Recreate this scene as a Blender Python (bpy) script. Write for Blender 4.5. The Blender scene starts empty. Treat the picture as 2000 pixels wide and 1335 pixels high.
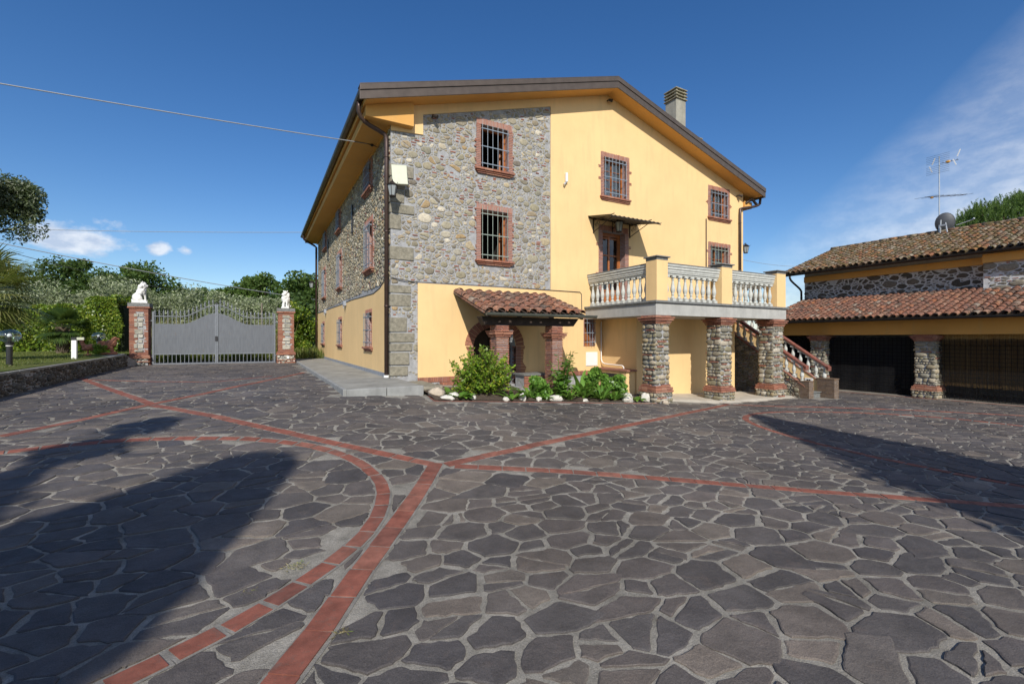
import bpy, math, random
import numpy as np
from mathutils import Vector, Matrix
from mathutils.geometry import tessellate_polygon
R = math.radians
random.seed(7)
SC = bpy.context.scene
COL = SC.collection
OFF = {}

# ------------------------------------------------------------------ scene objects
def tag(o, label=None, cat=None, group=None, kind=None):
    if label: o['label'] = label
    if cat: o['category'] = cat
    if group: o['group'] = group
    if kind: o['kind'] = kind
    return o

def thing(name, label, cat, loc=(0, 0, 0), rz=0.0, group=None):
    o = bpy.data.objects.new(name, None)
    o.empty_display_size = .2
    COL.objects.link(o)
    o.location = loc
    o.rotation_euler = (0, 0, rz)
    OFF[o.name] = Vector(loc) if rz == 0 else None
    return tag(o, label, cat, group)

def root_of(o):
    while o.parent: o = o.parent
    return o

class MB:
    def __init__(s, M=None):
        s.v = []; s.f = []; s.m = []; s.M = M or Matrix()
    def add(s, vs, fs, mi=0):
        n = len(s.v); M = s.M
        s.v += [tuple(M @ Vector(p)) for p in vs]
        s.f += [tuple(i + n for i in f) for f in fs]
        s.m += [mi] * len(fs)
    def box(s, x0, x1, y0, y1, z0, z1, mi=0, j=0.0):
        c = [(x, y, z) for z in (z0, z1) for y in (y0, y1) for x in (x0, x1)]
        if j: c = [(a + random.uniform(-j, j), b + random.uniform(-j, j), d + random.uniform(-j, j)) for a, b, d in c]
        s.add(c, [(0, 2, 3, 1), (4, 5, 7, 6), (0, 1, 5, 4), (2, 6, 7, 3), (0, 4, 6, 2), (1, 3, 7, 5)], mi)
    def hexa(s, bot, top, mi=0):
        s.add(list(bot) + list(top), [(3, 2, 1, 0), (4, 5, 6, 7), (0, 1, 5, 4), (1, 2, 6, 5), (2, 3, 7, 6), (3, 0, 4, 7)], mi)
    def tube(s, pts, r, n=8, mi=0, caps=True):
        pts = [Vector(p) for p in pts]
        rs = r if isinstance(r, (list, tuple)) else [r] * len(pts)
        vs = []; fs = []; prev = None
        for i, p in enumerate(pts):
            d = (pts[min(i + 1, len(pts) - 1)] - pts[max(i - 1, 0)])
            d = d.normalized() if d.length > 1e-9 else Vector((0, 0, 1))
            if prev is None:
                a = Vector((0, 0, 1)) if abs(d.z) < .9 else Vector((1, 0, 0))
                u = d.cross(a).normalized()
            else:
                u = (prev - d * prev.dot(d)).normalized()
            prev = u; w = d.cross(u)
            for k in range(n):
                t = 2 * math.pi * k / n
                vs.append(tuple(p + (u * math.cos(t) + w * math.sin(t)) * rs[i]))
        for i in range(len(pts) - 1):
            for k in range(n):
                a = i * n + k; b = i * n + (k + 1) % n
                fs.append((a, b, b + n, a + n))
        if caps:
            fs.append(tuple(range(n))[::-1]); fs.append(tuple(range((len(pts) - 1) * n, len(pts) * n)))
        s.add(vs, fs, mi)
    def lathe(s, prof, c=(0, 0, 0), n=14, mi=0):
        vs = []; fs = []
        for r, z in prof:
            for k in range(n):
                t = 2 * math.pi * k / n
                vs.append((c[0] + r * math.cos(t), c[1] + r * math.sin(t), c[2] + z))
        for i in range(len(prof) - 1):
            for k in range(n):
                a = i * n + k; b = i * n + (k + 1) % n
                fs.append((a, b, b + n, a + n))
        fs.append(tuple(range(n))[::-1]); fs.append(tuple(range((len(prof) - 1) * n, len(prof) * n)))
        s.add(vs, fs, mi)
    def ball(s, c, r, n=10, m=7, mi=0, rot=None):
        if not isinstance(r, (tuple, list)): r = (r, r, r)
        vs = []; fs = []
        for i in range(m + 1):
            ph = math.pi * i / m
            for k in range(n):
                t = 2 * math.pi * k / n
                p = Vector((r[0] * math.sin(ph) * math.cos(t), r[1] * math.sin(ph) * math.sin(t), r[2] * math.cos(ph)))
                if rot is not None: p = rot @ p
                vs.append(tuple(p + Vector(c)))
        for i in range(m):
            for k in range(n):
                a = i * n + k; b = i * n + (k + 1) % n
                fs.append((a, a + n, b + n, b))
        s.add(vs, fs, mi)
    def prism(s, outer, holes, y0, y1, mi=0, back=True):
        """polygon in local x,z extruded from y0 (front) to y1"""
        loops = [outer] + list(holes)
        P = [p for l in loops for p in l]
        tris = tessellate_polygon([[Vector((p[0], p[1], 0)) for p in l] for l in loops])
        n = len(P)
        vs = [(p[0], y0, p[1]) for p in P] + [(p[0], y1, p[1]) for p in P]
        fs = []
        for t in tris:
            a, b, c = [Vector((P[i][0], P[i][1])) for i in t]
            if (b - a).cross(c - a) < 0: t = (t[0], t[2], t[1])
            fs.append(tuple(t))
            if back: fs.append((t[2] + n, t[1] + n, t[0] + n))
        k = 0
        for li, l in enumerate(loops):
            m = len(l)
            area = sum(l[i][0] * l[(i + 1) % m][1] - l[(i + 1) % m][0] * l[i][1] for i in range(m))
            flip = (area > 0) != (li > 0)
            for i in range(m):
                a = k + i; b = k + (i + 1) % m
                q = (a, b, b + n, a + n)
                fs.append(q[::-1] if flip else q)
            k += m
        s.add(vs, fs, mi)
    def build(s, name, mats, parent=None, smooth=False, bevel=0.0, local=False):
        me = bpy.data.meshes.new(name)
        vs = s.v
        if parent is not None and not local:
            o = OFF.get(root_of(parent).name)
            if o is not None: vs = [(a - o.x, b - o.y, c - o.z) for a, b, c in vs]
        me.from_pydata(vs, [], s.f)
        if not isinstance(mats, (list, tuple)): mats = [mats]
        for m in mats: me.materials.append(m)
        if len(mats) > 1: me.polygons.foreach_set('material_index', s.m)
        if smooth: me.polygons.foreach_set('use_smooth', [True] * len(me.polygons))
        me.update()
        ob = bpy.data.objects.new(name, me)
        COL.objects.link(ob)
        if parent is not None: ob.parent = parent
        if bevel:
            b = ob.modifiers.new('bevel', 'BEVEL'); b.width = bevel; b.segments = 2; b.limit_method = 'ANGLE'
        return ob

def arr_obj(name, verts, faces, mat, parent=None, smooth=False):
    """verts Nx3, faces Mx4 numpy"""
    me = bpy.data.meshes.new(name)
    v = np.asarray(verts, np.float32)
    if parent is not None:
        o = OFF.get(root_of(parent).name)
        if o is not None: v = v - np.array([o.x, o.y, o.z], np.float32)
    n, m = len(v), len(faces)
    me.vertices.add(n); me.vertices.foreach_set('co', v.ravel())
    me.loops.add(m * 4); me.loops.foreach_set('vertex_index', np.asarray(faces, np.int32).ravel())
    me.polygons.add(m); me.polygons.foreach_set('loop_start', np.arange(0, m * 4, 4, dtype=np.int32))
    me.polygons.foreach_set('loop_total', np.full(m, 4, np.int32))
    if smooth: me.polygons.foreach_set('use_smooth', np.ones(m, bool))
    me.materials.append(mat); me.update(calc_edges=True)
    ob = bpy.data.objects.new(name, me); COL.objects.link(ob)
    if parent is not None: ob.parent = parent
    return ob

def structure(o): o['kind'] = 'structure'; return o

# ------------------------------------------------------------------ materials
class NT:
    def __init__(s, name):
        s.mat = bpy.data.materials.new(name); s.mat.use_nodes = True
        s.t = s.mat.node_tree; s.t.nodes.clear()
        s.out = s.n('ShaderNodeOutputMaterial')
    def n(s, typ, **k):
        nd = s.t.nodes.new(typ)
        for a, b in k.items(): setattr(nd, a, b)
        return nd
    def l(s, a, b): s.t.links.new(a, b)
    def val(s, sock, v):
        if isinstance(v, bpy.types.NodeSocket): s.l(v, sock)
        else: sock.default_value = v
    def coord(s, kind='Object'): return s.n('ShaderNodeTexCoord').outputs[kind]
    def mapping(s, v, scale=(1, 1, 1), rot=(0, 0, 0)):
        m = s.n('ShaderNodeMapping'); s.l(v, m.inputs['Vector'])
        m.inputs['Scale'].default_value = scale; m.inputs['Rotation'].default_value = rot
        return m.outputs[0]
    def noise(s, v, scale, detail=4, rough=.55, out='Fac', dist=0):
        m = s.n('ShaderNodeTexNoise'); s.l(v, m.inputs['Vector'])
        m.inputs['Scale'].default_value = scale; m.inputs['Detail'].default_value = detail
        m.inputs['Roughness'].default_value = rough; m.inputs['Distortion'].default_value = dist
        return m.outputs[out]
    def vor(s, v, scale, feat='F1', rnd=1.0):
        m = s.n('ShaderNodeTexVoronoi', feature=feat); s.l(v, m.inputs['Vector'])
        m.inputs['Scale'].default_value = scale; m.inputs['Randomness'].default_value = rnd
        return m
    def math(s, op, a, b=0.0, c=0.0, clamp=False):
        m = s.n('ShaderNodeMath', operation=op, use_clamp=clamp)
        s.val(m.inputs[0], a); s.val(m.inputs[1], b)
        if op in ('MULTIPLY_ADD',): s.val(m.inputs[2], c)
        return m.outputs[0]
    def ramp(s, fac, stops, interp='LINEAR'):
        m = s.n('ShaderNodeValToRGB'); s.l(fac, m.inputs[0]); e = m.color_ramp.elements
        m.color_ramp.interpolation = interp
        while len(e) < len(stops): e.new(.5)
        for el, (p, c) in zip(e, stops):
            el.position = p; el.color = (c, c, c, 1) if isinstance(c, (int, float)) else (*c, 1)
        return m.outputs[0]
    def mix(s, fac, a, b, blend='MIX'):
        m = s.n('ShaderNodeMix', data_type='RGBA', blend_type=blend)
        s.val(m.inputs[0], fac)
        for i, c in ((6, a), (7, b)):
            if isinstance(c, bpy.types.NodeSocket): s.l(c, m.inputs[i])
            else: m.inputs[i].default_value = (c, c, c, 1) if isinstance(c, (int, float)) else (*c[:3], 1)
        return m.outputs[2]
    def bump(s, h, strength=.3, dist=.02, nrm=None):
        m = s.n('ShaderNodeBump'); s.l(h, m.inputs['Height'])
        m.inputs['Strength'].default_value = strength; m.inputs['Distance'].default_value = dist
        if nrm: s.l(nrm, m.inputs['Normal'])
        return m.outputs[0]
    def bsdf(s, col, rough=.8, metal=0.0, nrm=None, spec=None, **k):
        b = s.n('ShaderNodeBsdfPrincipled')
        if isinstance(col, bpy.types.NodeSocket): s.l(col, b.inputs['Base Color'])
        else: b.inputs['Base Color'].default_value = (*col[:3], 1)
        s.val(b.inputs['Roughness'], rough); b.inputs['Metallic'].default_value = metal
        if nrm is not None: s.l(nrm, b.inputs['Normal'])
        if spec is not None: b.inputs['Specular IOR Level'].default_value = spec
        for a, v in k.items(): b.inputs[a.replace('_', ' ')].default_value = v
        s.l(b.outputs[0], s.out.inputs['Surface'])
        return b
    def island(s): return s.n('ShaderNodeNewGeometry').outputs['Random Per Island']

def sc(c, k): return tuple(min(1, max(0, x * k)) for x in c)

def M_basic(name, col, rough=.8, var=.15, scale=6, bump=.15, bscale=60, metal=0, spec=None, dist=.01, stain=0.0):
    t = NT(name); v = t.coord()
    f = t.noise(v, scale, 5)
    c = t.mix(t.ramp(f, [(.3, 0.), (.7, 1.)]), sc(col, 1 - var), sc(col, 1 + var))
    if stain:
        g = t.ramp(t.noise(t.mapping(v, (3, 3, .5)), 1.5, 6, .65), [(.5, 0.), (.75, 1.)])
        c = t.mix(t.math('MULTIPLY', g, stain), c, sc(col, .45))
    nr = t.bump(t.noise(v, bscale, 4, .65), bump, dist) if bump else None
    t.bsdf(c, rough, metal, nr, spec)
    return t.mat

def M_island(name, stops, rough=.85, nscale=25, nvar=.35, bump=.5, bscale=60, dist=.01, spots=None, spec=.3):
    t = NT(name); v = t.coord()
    c = t.ramp(t.island(), stops)
    n = t.noise(v, nscale, 5, .6)
    c = t.mix(1.0, c, t.ramp(n, [(.25, 1 - nvar), (.75, 1 + nvar * .5)]), 'MULTIPLY')
    for (s_, lo, hi, colr, k) in (spots or []):
        m = t.ramp(t.noise(v, s_, 5, .65), [(lo, 0.), (hi, 1.)])
        c = t.mix(t.math('MULTIPLY', m, k), c, colr)
    nr = t.bump(t.noise(v, bscale, 5, .65), bump, dist)
    t.bsdf(c, rough, 0, nr, spec)
    return t.mat

def M_leaf(name, stops, trans=.35, rough=.5, spec=.35, tcol=None):
    t = NT(name)
    c = t.ramp(t.island(), stops)
    c = t.mix(1.0, c, t.ramp(t.noise(t.coord(), 1.3, 3), [(.3, .7), (.7, 1.25)]), 'MULTIPLY')
    b = t.bsdf(c, rough, 0, None, spec)
    tr = t.n('ShaderNodeBsdfTranslucent'); t.l(t.mix(.5, c, sc(tcol or (.25, .35, .05), 1)), tr.inputs[0])
    mx = t.n('ShaderNodeMixShader'); mx.inputs[0].default_value = trans
    t.l(b.outputs[0], mx.inputs[1]); t.l(tr.outputs[0], mx.inputs[2]); t.l(mx.outputs[0], t.out.inputs[0])
    return t.mat

def M_stucco(name, col, stain=.25):
    t = NT(name); v = t.coord()
    a = t.noise(v, .9, 6, .6); b = t.noise(t.mapping(v, (2.5, 2.5, .35)), 2.2, 6, .6)
    c = t.mix(t.ramp(a, [(.3, 0.), (.7, 1.)]), sc(col, .93), sc(col, 1.05))
    c = t.mix(t.math('MULTIPLY', t.ramp(b, [(.52, 0.), (.78, 1.)]), stain), c, (.46, .36, .2))
    c = t.mix(t.math('MULTIPLY', t.ramp(t.noise(t.mapping(v, (5, 5, .22)), 2.6, 7, .7), [(.60, 0.), (.74, 1.)]), stain * .8), c, (.40, .33, .21))
    c = t.mix(t.math('MULTIPLY', t.ramp(t.noise(v, .35, 3, .5), [(.45, 0.), (.6, 1.)]), .25), c, sc(col, .9))
    h = t.math('ADD', t.math('MULTIPLY', t.noise(v, 140, 3, .6), .5), t.noise(v, 14, 4, .5))
    t.bsdf(c, .9, 0, t.bump(h, .22, .012), .2)
    return t.mat

STUC = M_stucco('stucco_yellow', (.80, .56, .275), .3)
STUC2 = M_stucco('shaded_stucco', (.68, .37, .11), .3)  # deeper stucco tone with the bounced shade of soffits and beam in its colour
MORTAR = M_basic('mortar', (.34, .345, .35), .95, .2, 9, .7, 45, dist=.02)
RUB = [(0, (.37, .32, .22)), (.12, (.26, .245, .185)), (.25, (.42, .375, .27)), (.38, (.31, .28, .19)), (.5, (.20, .175, .14)), (.58, (.47, .39, .25)),
       (.68, (.29, .275, .225)), (.78, (.38, .27, .14)), (.86, (.34, .32, .26)), (.94, (.52, .46, .34)), (1., (.60, .55, .44))]
STONE = M_island('rubble_stone', RUB, .9, 22, .4, .8, 55, .012)
STONE_P = M_island('pillar_stone', [(0, (.28, .25, .16)), (.2, (.19, .18, .14)), (.4, (.37, .33, .25)), (.6, (.23, .22, .18)), (.8, (.33, .26, .15)), (1, (.50, .46, .38))], .9, 22, .4, .8, 55, .012)
QUOIN = M_island('quoin_stone', [(0, (.25, .24, .185)), (.5, (.32, .29, .225)), (1, (.36, .30, .21))], .92, 12, .45, 1.0, 50, .02)
BRK = [(0, (.31, .125, .08)), (.25, (.38, .17, .11)), (.5, (.25, .105, .075)), (.7, (.41, .22, .15)), (.85, (.34, .14, .085)), (1, (.22, .11, .085))]
BRICK = M_island('brick', BRK, .9, 30, .3, .5, 90, .008)
BRICK_P = M_island('pale_brick', [(0, (.42, .19, .125)), (.4, (.40, .21, .16)), (.7, (.36, .15, .10)), (1, (.45, .25, .19))], .9, 30, .25, .4, 90, .006)
BRICK_D = M_island('dark_brick', [(0, (.20, .13, .08)), (.5, (.15, .10, .065)), (1, (.24, .16, .10))], .9, 30, .4, .5, 90, .008)
DSTONE = M_island('dark_stone', [(0, (.085, .08, .07)), (.3, (.12, .105, .085)), (.55, (.15, .145, .13)), (.8, (.11, .085, .065)), (1, (.2, .18, .15))], .9, 20, .45, .8, 50, .012)
LIME = M_basic('lime_pointing', (.52, .53, .54), .95, .12, 8, .5, 40, dist=.015)
TILE = M_island('roof_tile', [(0, (.27, .12, .075)), (.2, (.26, .12, .08)), (.4, (.19, .10, .075)), (.6, (.33, .17, .11)), (.75, (.14, .10, .08)), (.88, (.36, .14, .07)), (1, (.29, .24, .19))], .92, 14, .5, .7, 45, .012,
    spots=[(9, .50, .62, (.045, .04, .035), .85), (12, .62, .68, (.42, .40, .34), .7), (7, .66, .7, (.45, .22, .02), .6)])
TILE_G = M_island('mossy_roof_tile', [(0, (.28, .12, .065)), (.2, (.21, .13, .09)), (.4, (.27, .22, .16)), (.6, (.32, .16, .07)), (.8, (.15, .11, .08)), (1, (.34, .29, .22))], .92, 14, .5, .7, 45, .012,
    spots=[(5, .46, .58, (.09, .075, .02), .85), (10, .52, .62, (.045, .04, .03), .85), (9, .64, .69, (.42, .2, .03), .6)])
TILE_B = M_island('channel_tile', [(0, (.10, .06, .04)), (.5, (.13, .085, .05)), (1, (.09, .075, .03))], .95, 10, .5, .6, 40, .01)
CONC = M_basic('concrete_grey', (.40, .40, .375), .9, .12, 4, .3, 70, stain=.25)
CONC_B = M_basic('cast_stone', (.50, .51, .47), .85, .12, 9, .25, 90, stain=.35)
CONC_D = M_basic('dark_stone_cap', (.17, .175, .17), .85, .25, 12, .3, 60)
PAVE = M_basic('walkway_concrete', (.27, .265, .235), .9, .22, 1.6, .35, 60, stain=.6)
PAVE_B = M_basic('beige_concrete', (.44, .40, .33), .9, .15, 2, .3, 60, stain=.3)
BROWN = M_basic('brown_metal', (.105, .082, .066), .4, .15, 5, .05, 30, metal=.35, spec=.5)
BROWN_L = M_basic('brown_pipe', (.080, .052, .043), .4, .2, 6, .05, 30, metal=.4, spec=.5)
BLACKM = M_basic('black_gutter', (.03, .03, .032), .35, .2, 5, .05, 30, metal=.4, spec=.5)
GREYG = M_basic('grey_green_gutter', (.12, .13, .11), .35, .2, 5, .05, 30, metal=.3)
IRON = M_basic('wrought_iron', (.03, .022, .018), .55, .2, 20, .3, 60, metal=.3)
GALV = M_basic('galvanised_bar', (.23, .28, .33), .5, .15, 20, .15, 60, metal=.15)
GALV_G = M_basic('greenish_bar', (.28, .33, .28), .5, .15, 20, .15, 60, metal=.15)
WOOD = M_basic('varnished_wood', (.33, .115, .035), .4, .25, 9, .15, 40, spec=.5)
WOOD_D = M_basic('dark_beam', (.045, .03, .022), .8, .3, 9, .3, 40)
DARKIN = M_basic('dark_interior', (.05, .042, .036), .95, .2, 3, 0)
CURT = M_basic('curtain_cloth', (.72, .71, .67), .9, .15, 12, .2, 20)
WHITE = M_basic('white_paint', (.8, .8, .78), .5, .04, 8, .05, 40)
CREAMP = M_basic('cream_panel', (.50, .52, .40), .5, .06, 8, .08, 30)
MARBLE = M_basic('white_statue', (.74, .74, .71), .75, .18, 9, .5, 50, stain=.35)
TERRA = M_basic('terracotta_statue', (.36, .15, .085), .85, .35, 14, .5, 50)
ROCK = M_basic('white_limestone', (.66, .63, .56), .95, .18, 10, .9, 22, dist=.04)
ROCK_B = M_basic('tan_limestone', (.52, .44, .34), .95, .2, 10, .9, 22, dist=.04)
BARK = M_basic('bark', (.10, .075, .05), .95, .35, 12, .9, 25, dist=.03)
SOIL = M_basic('soil', (.085, .06, .04), .98, .4, 14, .9, 30, dist=.05)
BLACKP = M_basic('black_plastic', (.02, .02, .022), .45, .1, 8, .05, 40)
CABLE_W = M_basic('pale_cable', (.27, .28, .29), .6, .1, 8, 0)
CABLE_D = M_basic('dark_cable', (.05, .05, .055), .6, .1, 8, 0)
REED = M_island('reed_mat', [(0, (.42, .27, .10)), (.5, (.34, .21, .08)), (1, (.48, .33, .14))], .9, 30, .4, .3, 60, .01)
SHEETM = M_basic('awning_sheet', (.16, .15, .12), .6, .2, 9, .1, 40, metal=.3)
DISHM = M_basic('dish_grey', (.075, .08, .09), .55, .12, 6, .05, 40, metal=.2)
ALU = M_basic('aluminium', (.55, .57, .58), .4, .08, 8, .05, 40, metal=.6)
YELP = M_basic('orange_plastic', (.6, .3, .05), .5, .1, 8, 0)

def m_glass():
    t = NT('window_glass')
    a = t.n('ShaderNodeBsdfTransparent'); a.inputs[0].default_value = (.82, .85, .86, 1)
    g = t.n('ShaderNodeBsdfGlossy'); g.inputs['Roughness'].default_value = .04
    fr = t.n('ShaderNodeFresnel'); fr.inputs[0].default_value = 1.5
    mx = t.n('ShaderNodeMixShader'); t.l(t.math('ADD', fr.outputs[0], .06, clamp=True), mx.inputs[0])
    t.l(a.outputs[0], mx.inputs[1]); t.l(g.outputs[0], mx.inputs[2]); t.l(mx.outputs[0], t.out.inputs[0])
    return t.mat
GLASS = m_glass()
def m_frost():
    t = NT('frosted_glass'); t.bsdf((.30, .33, .33), .3, 0, None, .5); return t.mat
FROST = m_frost()
def m_globe():
    t = NT('clear_globe')
    a = t.n('ShaderNodeBsdfTransparent'); a.inputs[0].default_value = (.9, .93, .95, 1)
    g = t.n('ShaderNodeBsdfGlossy'); g.inputs['Roughness'].default_value = .05
    lw = t.n('ShaderNodeLayerWeight'); lw.inputs[0].default_value = .25
    mx = t.n('ShaderNodeMixShader'); t.l(t.math('MULTIPLY_ADD', lw.outputs['Facing'], .8, .10, clamp=True), mx.inputs[0])
    t.l(a.outputs[0], mx.inputs[1]); t.l(g.outputs[0], mx.inputs[2]); t.l(mx.outputs[0], t.out.inputs[0])
    return t.mat
GLOBE = m_globe()

def m_net():
    t = NT('shade_net'); v = t.coord()
    sx = t.n('ShaderNodeSeparateXYZ'); t.l(v, sx.inputs[0])
    def line(o, per, w):
        f = t.math('FRACT', t.math('DIVIDE', o, per)); return t.math('LESS_THAN', f, w)
    g = t.math('MAXIMUM', line(sx.outputs['Y'], .13, .10), line(sx.outputs['Z'], .13, .10))
    sheer = t.ramp(t.noise(t.mapping(v, (1, 1, .3)), 1.2, 3), [(.3, .78), (.7, .86)])
    fac = t.math('MAXIMUM', g, sheer)
    d = t.n('ShaderNodeBsdfDiffuse'); d.inputs[0].default_value = (.013, .013, .014, 1)
    tr = t.n('ShaderNodeBsdfTransparent')
    mx = t.n('ShaderNodeMixShader'); t.l(fac, mx.inputs[0]); t.l(tr.outputs[0], mx.inputs[1]); t.l(d.outputs[0], mx.inputs[2])
    t.l(mx.outputs[0], t.out.inputs[0]); return t.mat
NET = m_net()
def m_net2():
    m = NET.copy(); m.name = 'thin_shade_net'
    for n in m.node_tree.nodes:
        if n.type == 'VALTORGB':
            n.color_ramp.elements[0].color = (.45, .45, .45, 1); n.color_ramp.elements[1].color = (.6, .6, .6, 1)
    return m
NET2 = m_net2()

def m_joint():
    t = NT('paving_mortar'); v = t.coord()
    mort = t.mix(t.ramp(t.noise(v, 5, 6, .7), [(.3, 0.), (.7, 1.)]), (.20, .188, .16), (.41, .385, .335))
    mort = t.mix(1.0, mort, t.ramp(t.noise(v, 120, 3, .7), [(.3, .65), (.7, 1.3)]), 'MULTIPLY')
    mort = t.mix(1.0, mort, t.ramp(t.noise(v, .5, 5, .6), [(.35, .75), (.7, 1.1)]), 'MULTIPLY')
    t.bsdf(mort, .95, 0, t.bump(t.math('ADD', t.noise(v, 25, 5, .7), t.noise(v, 140, 3, .7)), .7, .012), .2); return t.mat
JOINT = m_joint()
def m_slab():
    t = NT('porphyry_slab'); v = t.coord()
    col = t.ramp(t.island(), [(0, (.094, .084, .078)), (.15, (.072, .066, .065)), (.3, (.112, .096, .087)), (.45, (.083, .076, .073)), (.6, (.126, .107, .092)), (.72, (.066, .061, .062)), (.86, (.102, .091, .084)), (.95, (.142, .122, .102)), (1, (.16, .134, .112))])
    w = t.n('ShaderNodeVectorMath', operation='ADD'); cb = t.n('ShaderNodeCombineXYZ'); r9 = t.math('MULTIPLY', t.island(), 40.0); t.l(r9, cb.inputs[0]); t.l(r9, cb.inputs[1]); t.l(v, w.inputs[0]); t.l(cb.outputs[0], w.inputs[1]); vv = w.outputs[0]
    col = t.mix(1.0, col, t.ramp(t.noise(vv, 4, 6, .65), [(.25, .68), (.8, 1.4)]), 'MULTIPLY')
    col = t.mix(t.math('MULTIPLY', t.ramp(t.noise(vv, 7, 6, .7), [(.56, 0.), (.70, 1.)]), .35), col, (.15, .115, .095))
    col = t.mix(1.0, col, t.ramp(t.noise(v, 170, 3, .7), [(.3, .6), (.7, 1.5)]), 'MULTIPLY')
    col = t.mix(t.math('MULTIPLY', t.ramp(t.noise(v, 330, 1, .5), [(.70, 0.), (.76, 1.)]), .35), col, (.34, .32, .30))
    col = t.mix(1.0, col, t.ramp(t.noise(v, .45, 6, .65), [(.32, .68), (.7, 1.22)]), 'MULTIPLY')
    h = t.math('ADD', t.math('MULTIPLY', t.noise(vv, 14, 6, .7), 1.2), t.math('MULTIPLY', t.noise(v, 130, 3, .7), .25))
    t.bsdf(col, t.ramp(t.noise(v, 8, 3), [(.3, .58), (.7, .82)]), 0, t.bump(h, .75, .014), .4); return t.mat
SLAB = m_slab()
BANDT = M_island('terracotta_paver', [(0, (.22, .080, .056)), (.35, (.27, .095, .066)), (.7, (.19, .075, .056)), (1, (.29, .12, .085))], .85, 9, .45, .5, 90, .006, spots=[(6, .55, .7, (.13, .10, .085), .6), (40, .6, .66, (.12, .09, .07), .5)])
BANDM = M_basic('band_mortar', (.2, .19, .17), .95, .3, 9, .6, 90)

def m_grass(name, a, b, c):
    t = NT(name); v = t.coord()
    x = t.mix(t.ramp(t.noise(v, 1.2, 5), [(.35, 0.), (.65, 1.)]), a, b)
    x = t.mix(t.ramp(t.noise(v, 22, 4, .7), [(.4, 0.), (.7, 1.)]), x, c)
    t.bsdf(x, .95, 0, t.bump(t.noise(v, 60, 4, .7), .8, .03), .1); return t.mat
LAWN = m_grass('lawn', (.10, .13, .03), (.17, .17, .055), (.07, .10, .025))
FIELD = m_grass('field_grass', (.09, .12, .03), (.14, .15, .05), (.06, .09, .02))
LF_HEDGE = M_leaf('hedge_leaf', [(0, (.06, .12, .015)), (.4, (.12, .20, .02)), (.75, (.22, .31, .03)), (.95, (.32, .37, .05)), (1, (.4, .4, .07))], .3, .38, .5)
LF_OLIVE = M_leaf('olive_leaf', [(0, (.13, .17, .07)), (.35, (.22, .27, .13)), (.7, (.34, .39, .22)), (1, (.5, .53, .38))], .25, .5, .4, (.2, .25, .1))
LF_DARK = M_leaf('dark_leaf', [(0, (.03, .06, .014)), (.5, (.055, .10, .022)), (1, (.09, .14, .03))], .3)
LF_MID = M_leaf('mid_leaf', [(0, (.045, .09, .018)), (.5, (.08, .14, .028)), (1, (.12, .18, .04))], .3)
LF_BRIGHT = M_leaf('bright_leaf', [(0, (.11, .22, .02)), (.4, (.19, .33, .03)), (.8, (.29, .42, .04)), (1, (.5, .5, .06))], .4, .42, .4)
LF_BROAD = M_leaf('broad_leaf', [(0, (.09, .21, .03)), (.5, (.15, .31, .05)), (1, (.24, .41, .07))], .35, .38, .5)
LF_PINE = M_leaf('pine_needle', [(0, (.05, .10, .02)), (.5, (.09, .16, .03)), (1, (.15, .23, .05))], .25)
LF_PALM = M_leaf('palm_leaf', [(0, (.12, .15, .035)), (.5, (.20, .22, .06)), (1, (.30, .29, .11))], .3, .45, .5)
LF_OAK = M_leaf('oak_leaf', [(0, (.05, .075, .03)), (.45, (.085, .115, .05)), (.8, (.15, .18, .10)), (1, (.34, .37, .28))], .25, .5, .45)
LF_GRASS = M_leaf('grass_blade', [(0, (.08, .12, .02)), (.5, (.14, .18, .035)), (1, (.26, .25, .09))], .35)
LF_DRY = M_leaf('dry_grass', [(0, (.25, .2, .09)), (.6, (.35, .3, .16)), (1, (.16, .22, .05))], .3)
GATEM = None
def m_gate():
    t = NT('gate_sheet'); v = t.coord()
    c = t.mix(t.ramp(t.noise(t.mapping(v, (6, 6, .8)), 3, 6, .65), [(.35, 0.), (.7, 1.)]), (.115, .125, .14), (.15, .163, .18))
    r = t.ramp(t.noise(t.mapping(v, (5, 5, 1.2)), 2.4, 6, .7), [(.6, 0.), (.72, 1.)])
    c = t.mix(t.math('MULTIPLY', r, .5), c, (.17, .12, .075))
    t.bsdf(c, .5, .25, t.bump(t.noise(v, 30, 3), .1, .01), .4); return t.mat
GATEM = m_gate()
GATEB = M_basic('gate_bar', (.17, .185, .205), .5, .15, 15, .1, 50, metal=.3)

# ------------------------------------------------------------------ ground height
CP = np.array([(0,0,0),(-4,0,.05),(4,0,-.05),(0,-8,-.1),(12,-6,-.35),(-10,-4,.1),(9.1,8.5,-.05),(11.7,8.4,-.2),(14.3,8.3,-.28),(15.3,8,-.24),(16.1,7.6,-.27),(19.8,9,-.42),(19.8,5,-.36),(19.8,0,-.36),(19.8,-8,-.4),
(1.5,9.4,.53),(1.5,14,.54),(1.5,20,.57),(1.4,25,.6),(-4,24,.6),(-4.5,13,.5),(-4.3,18,.55),(-5,8,.36),(3.06,8.8,.4),(6,8.7,.18),(0,4,0),(3,4,-.03),(-3,5,.13),(6,4,-.14),(12,3,-.3),(-9,3,.25),(-10,12,.5),(0,35,.7),(-12,25,.7),(24,12,-.45)], float)
def _phi(r2): return np.where(r2 > 1e-9, .5 * r2 * np.log(r2 + 1e-12), 0)
_n = len(CP)
_K = _phi(((CP[:, None, :2] - CP[None, :, :2]) ** 2).sum(-1)) + np.eye(_n) * 2.0
_Q = np.c_[np.ones(_n), CP[:, :2]]
_W = np.linalg.solve(np.block([[_K, _Q], [_Q.T, np.zeros((3, 3))]]), np.r_[CP[:, 2], 0, 0, 0])
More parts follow.
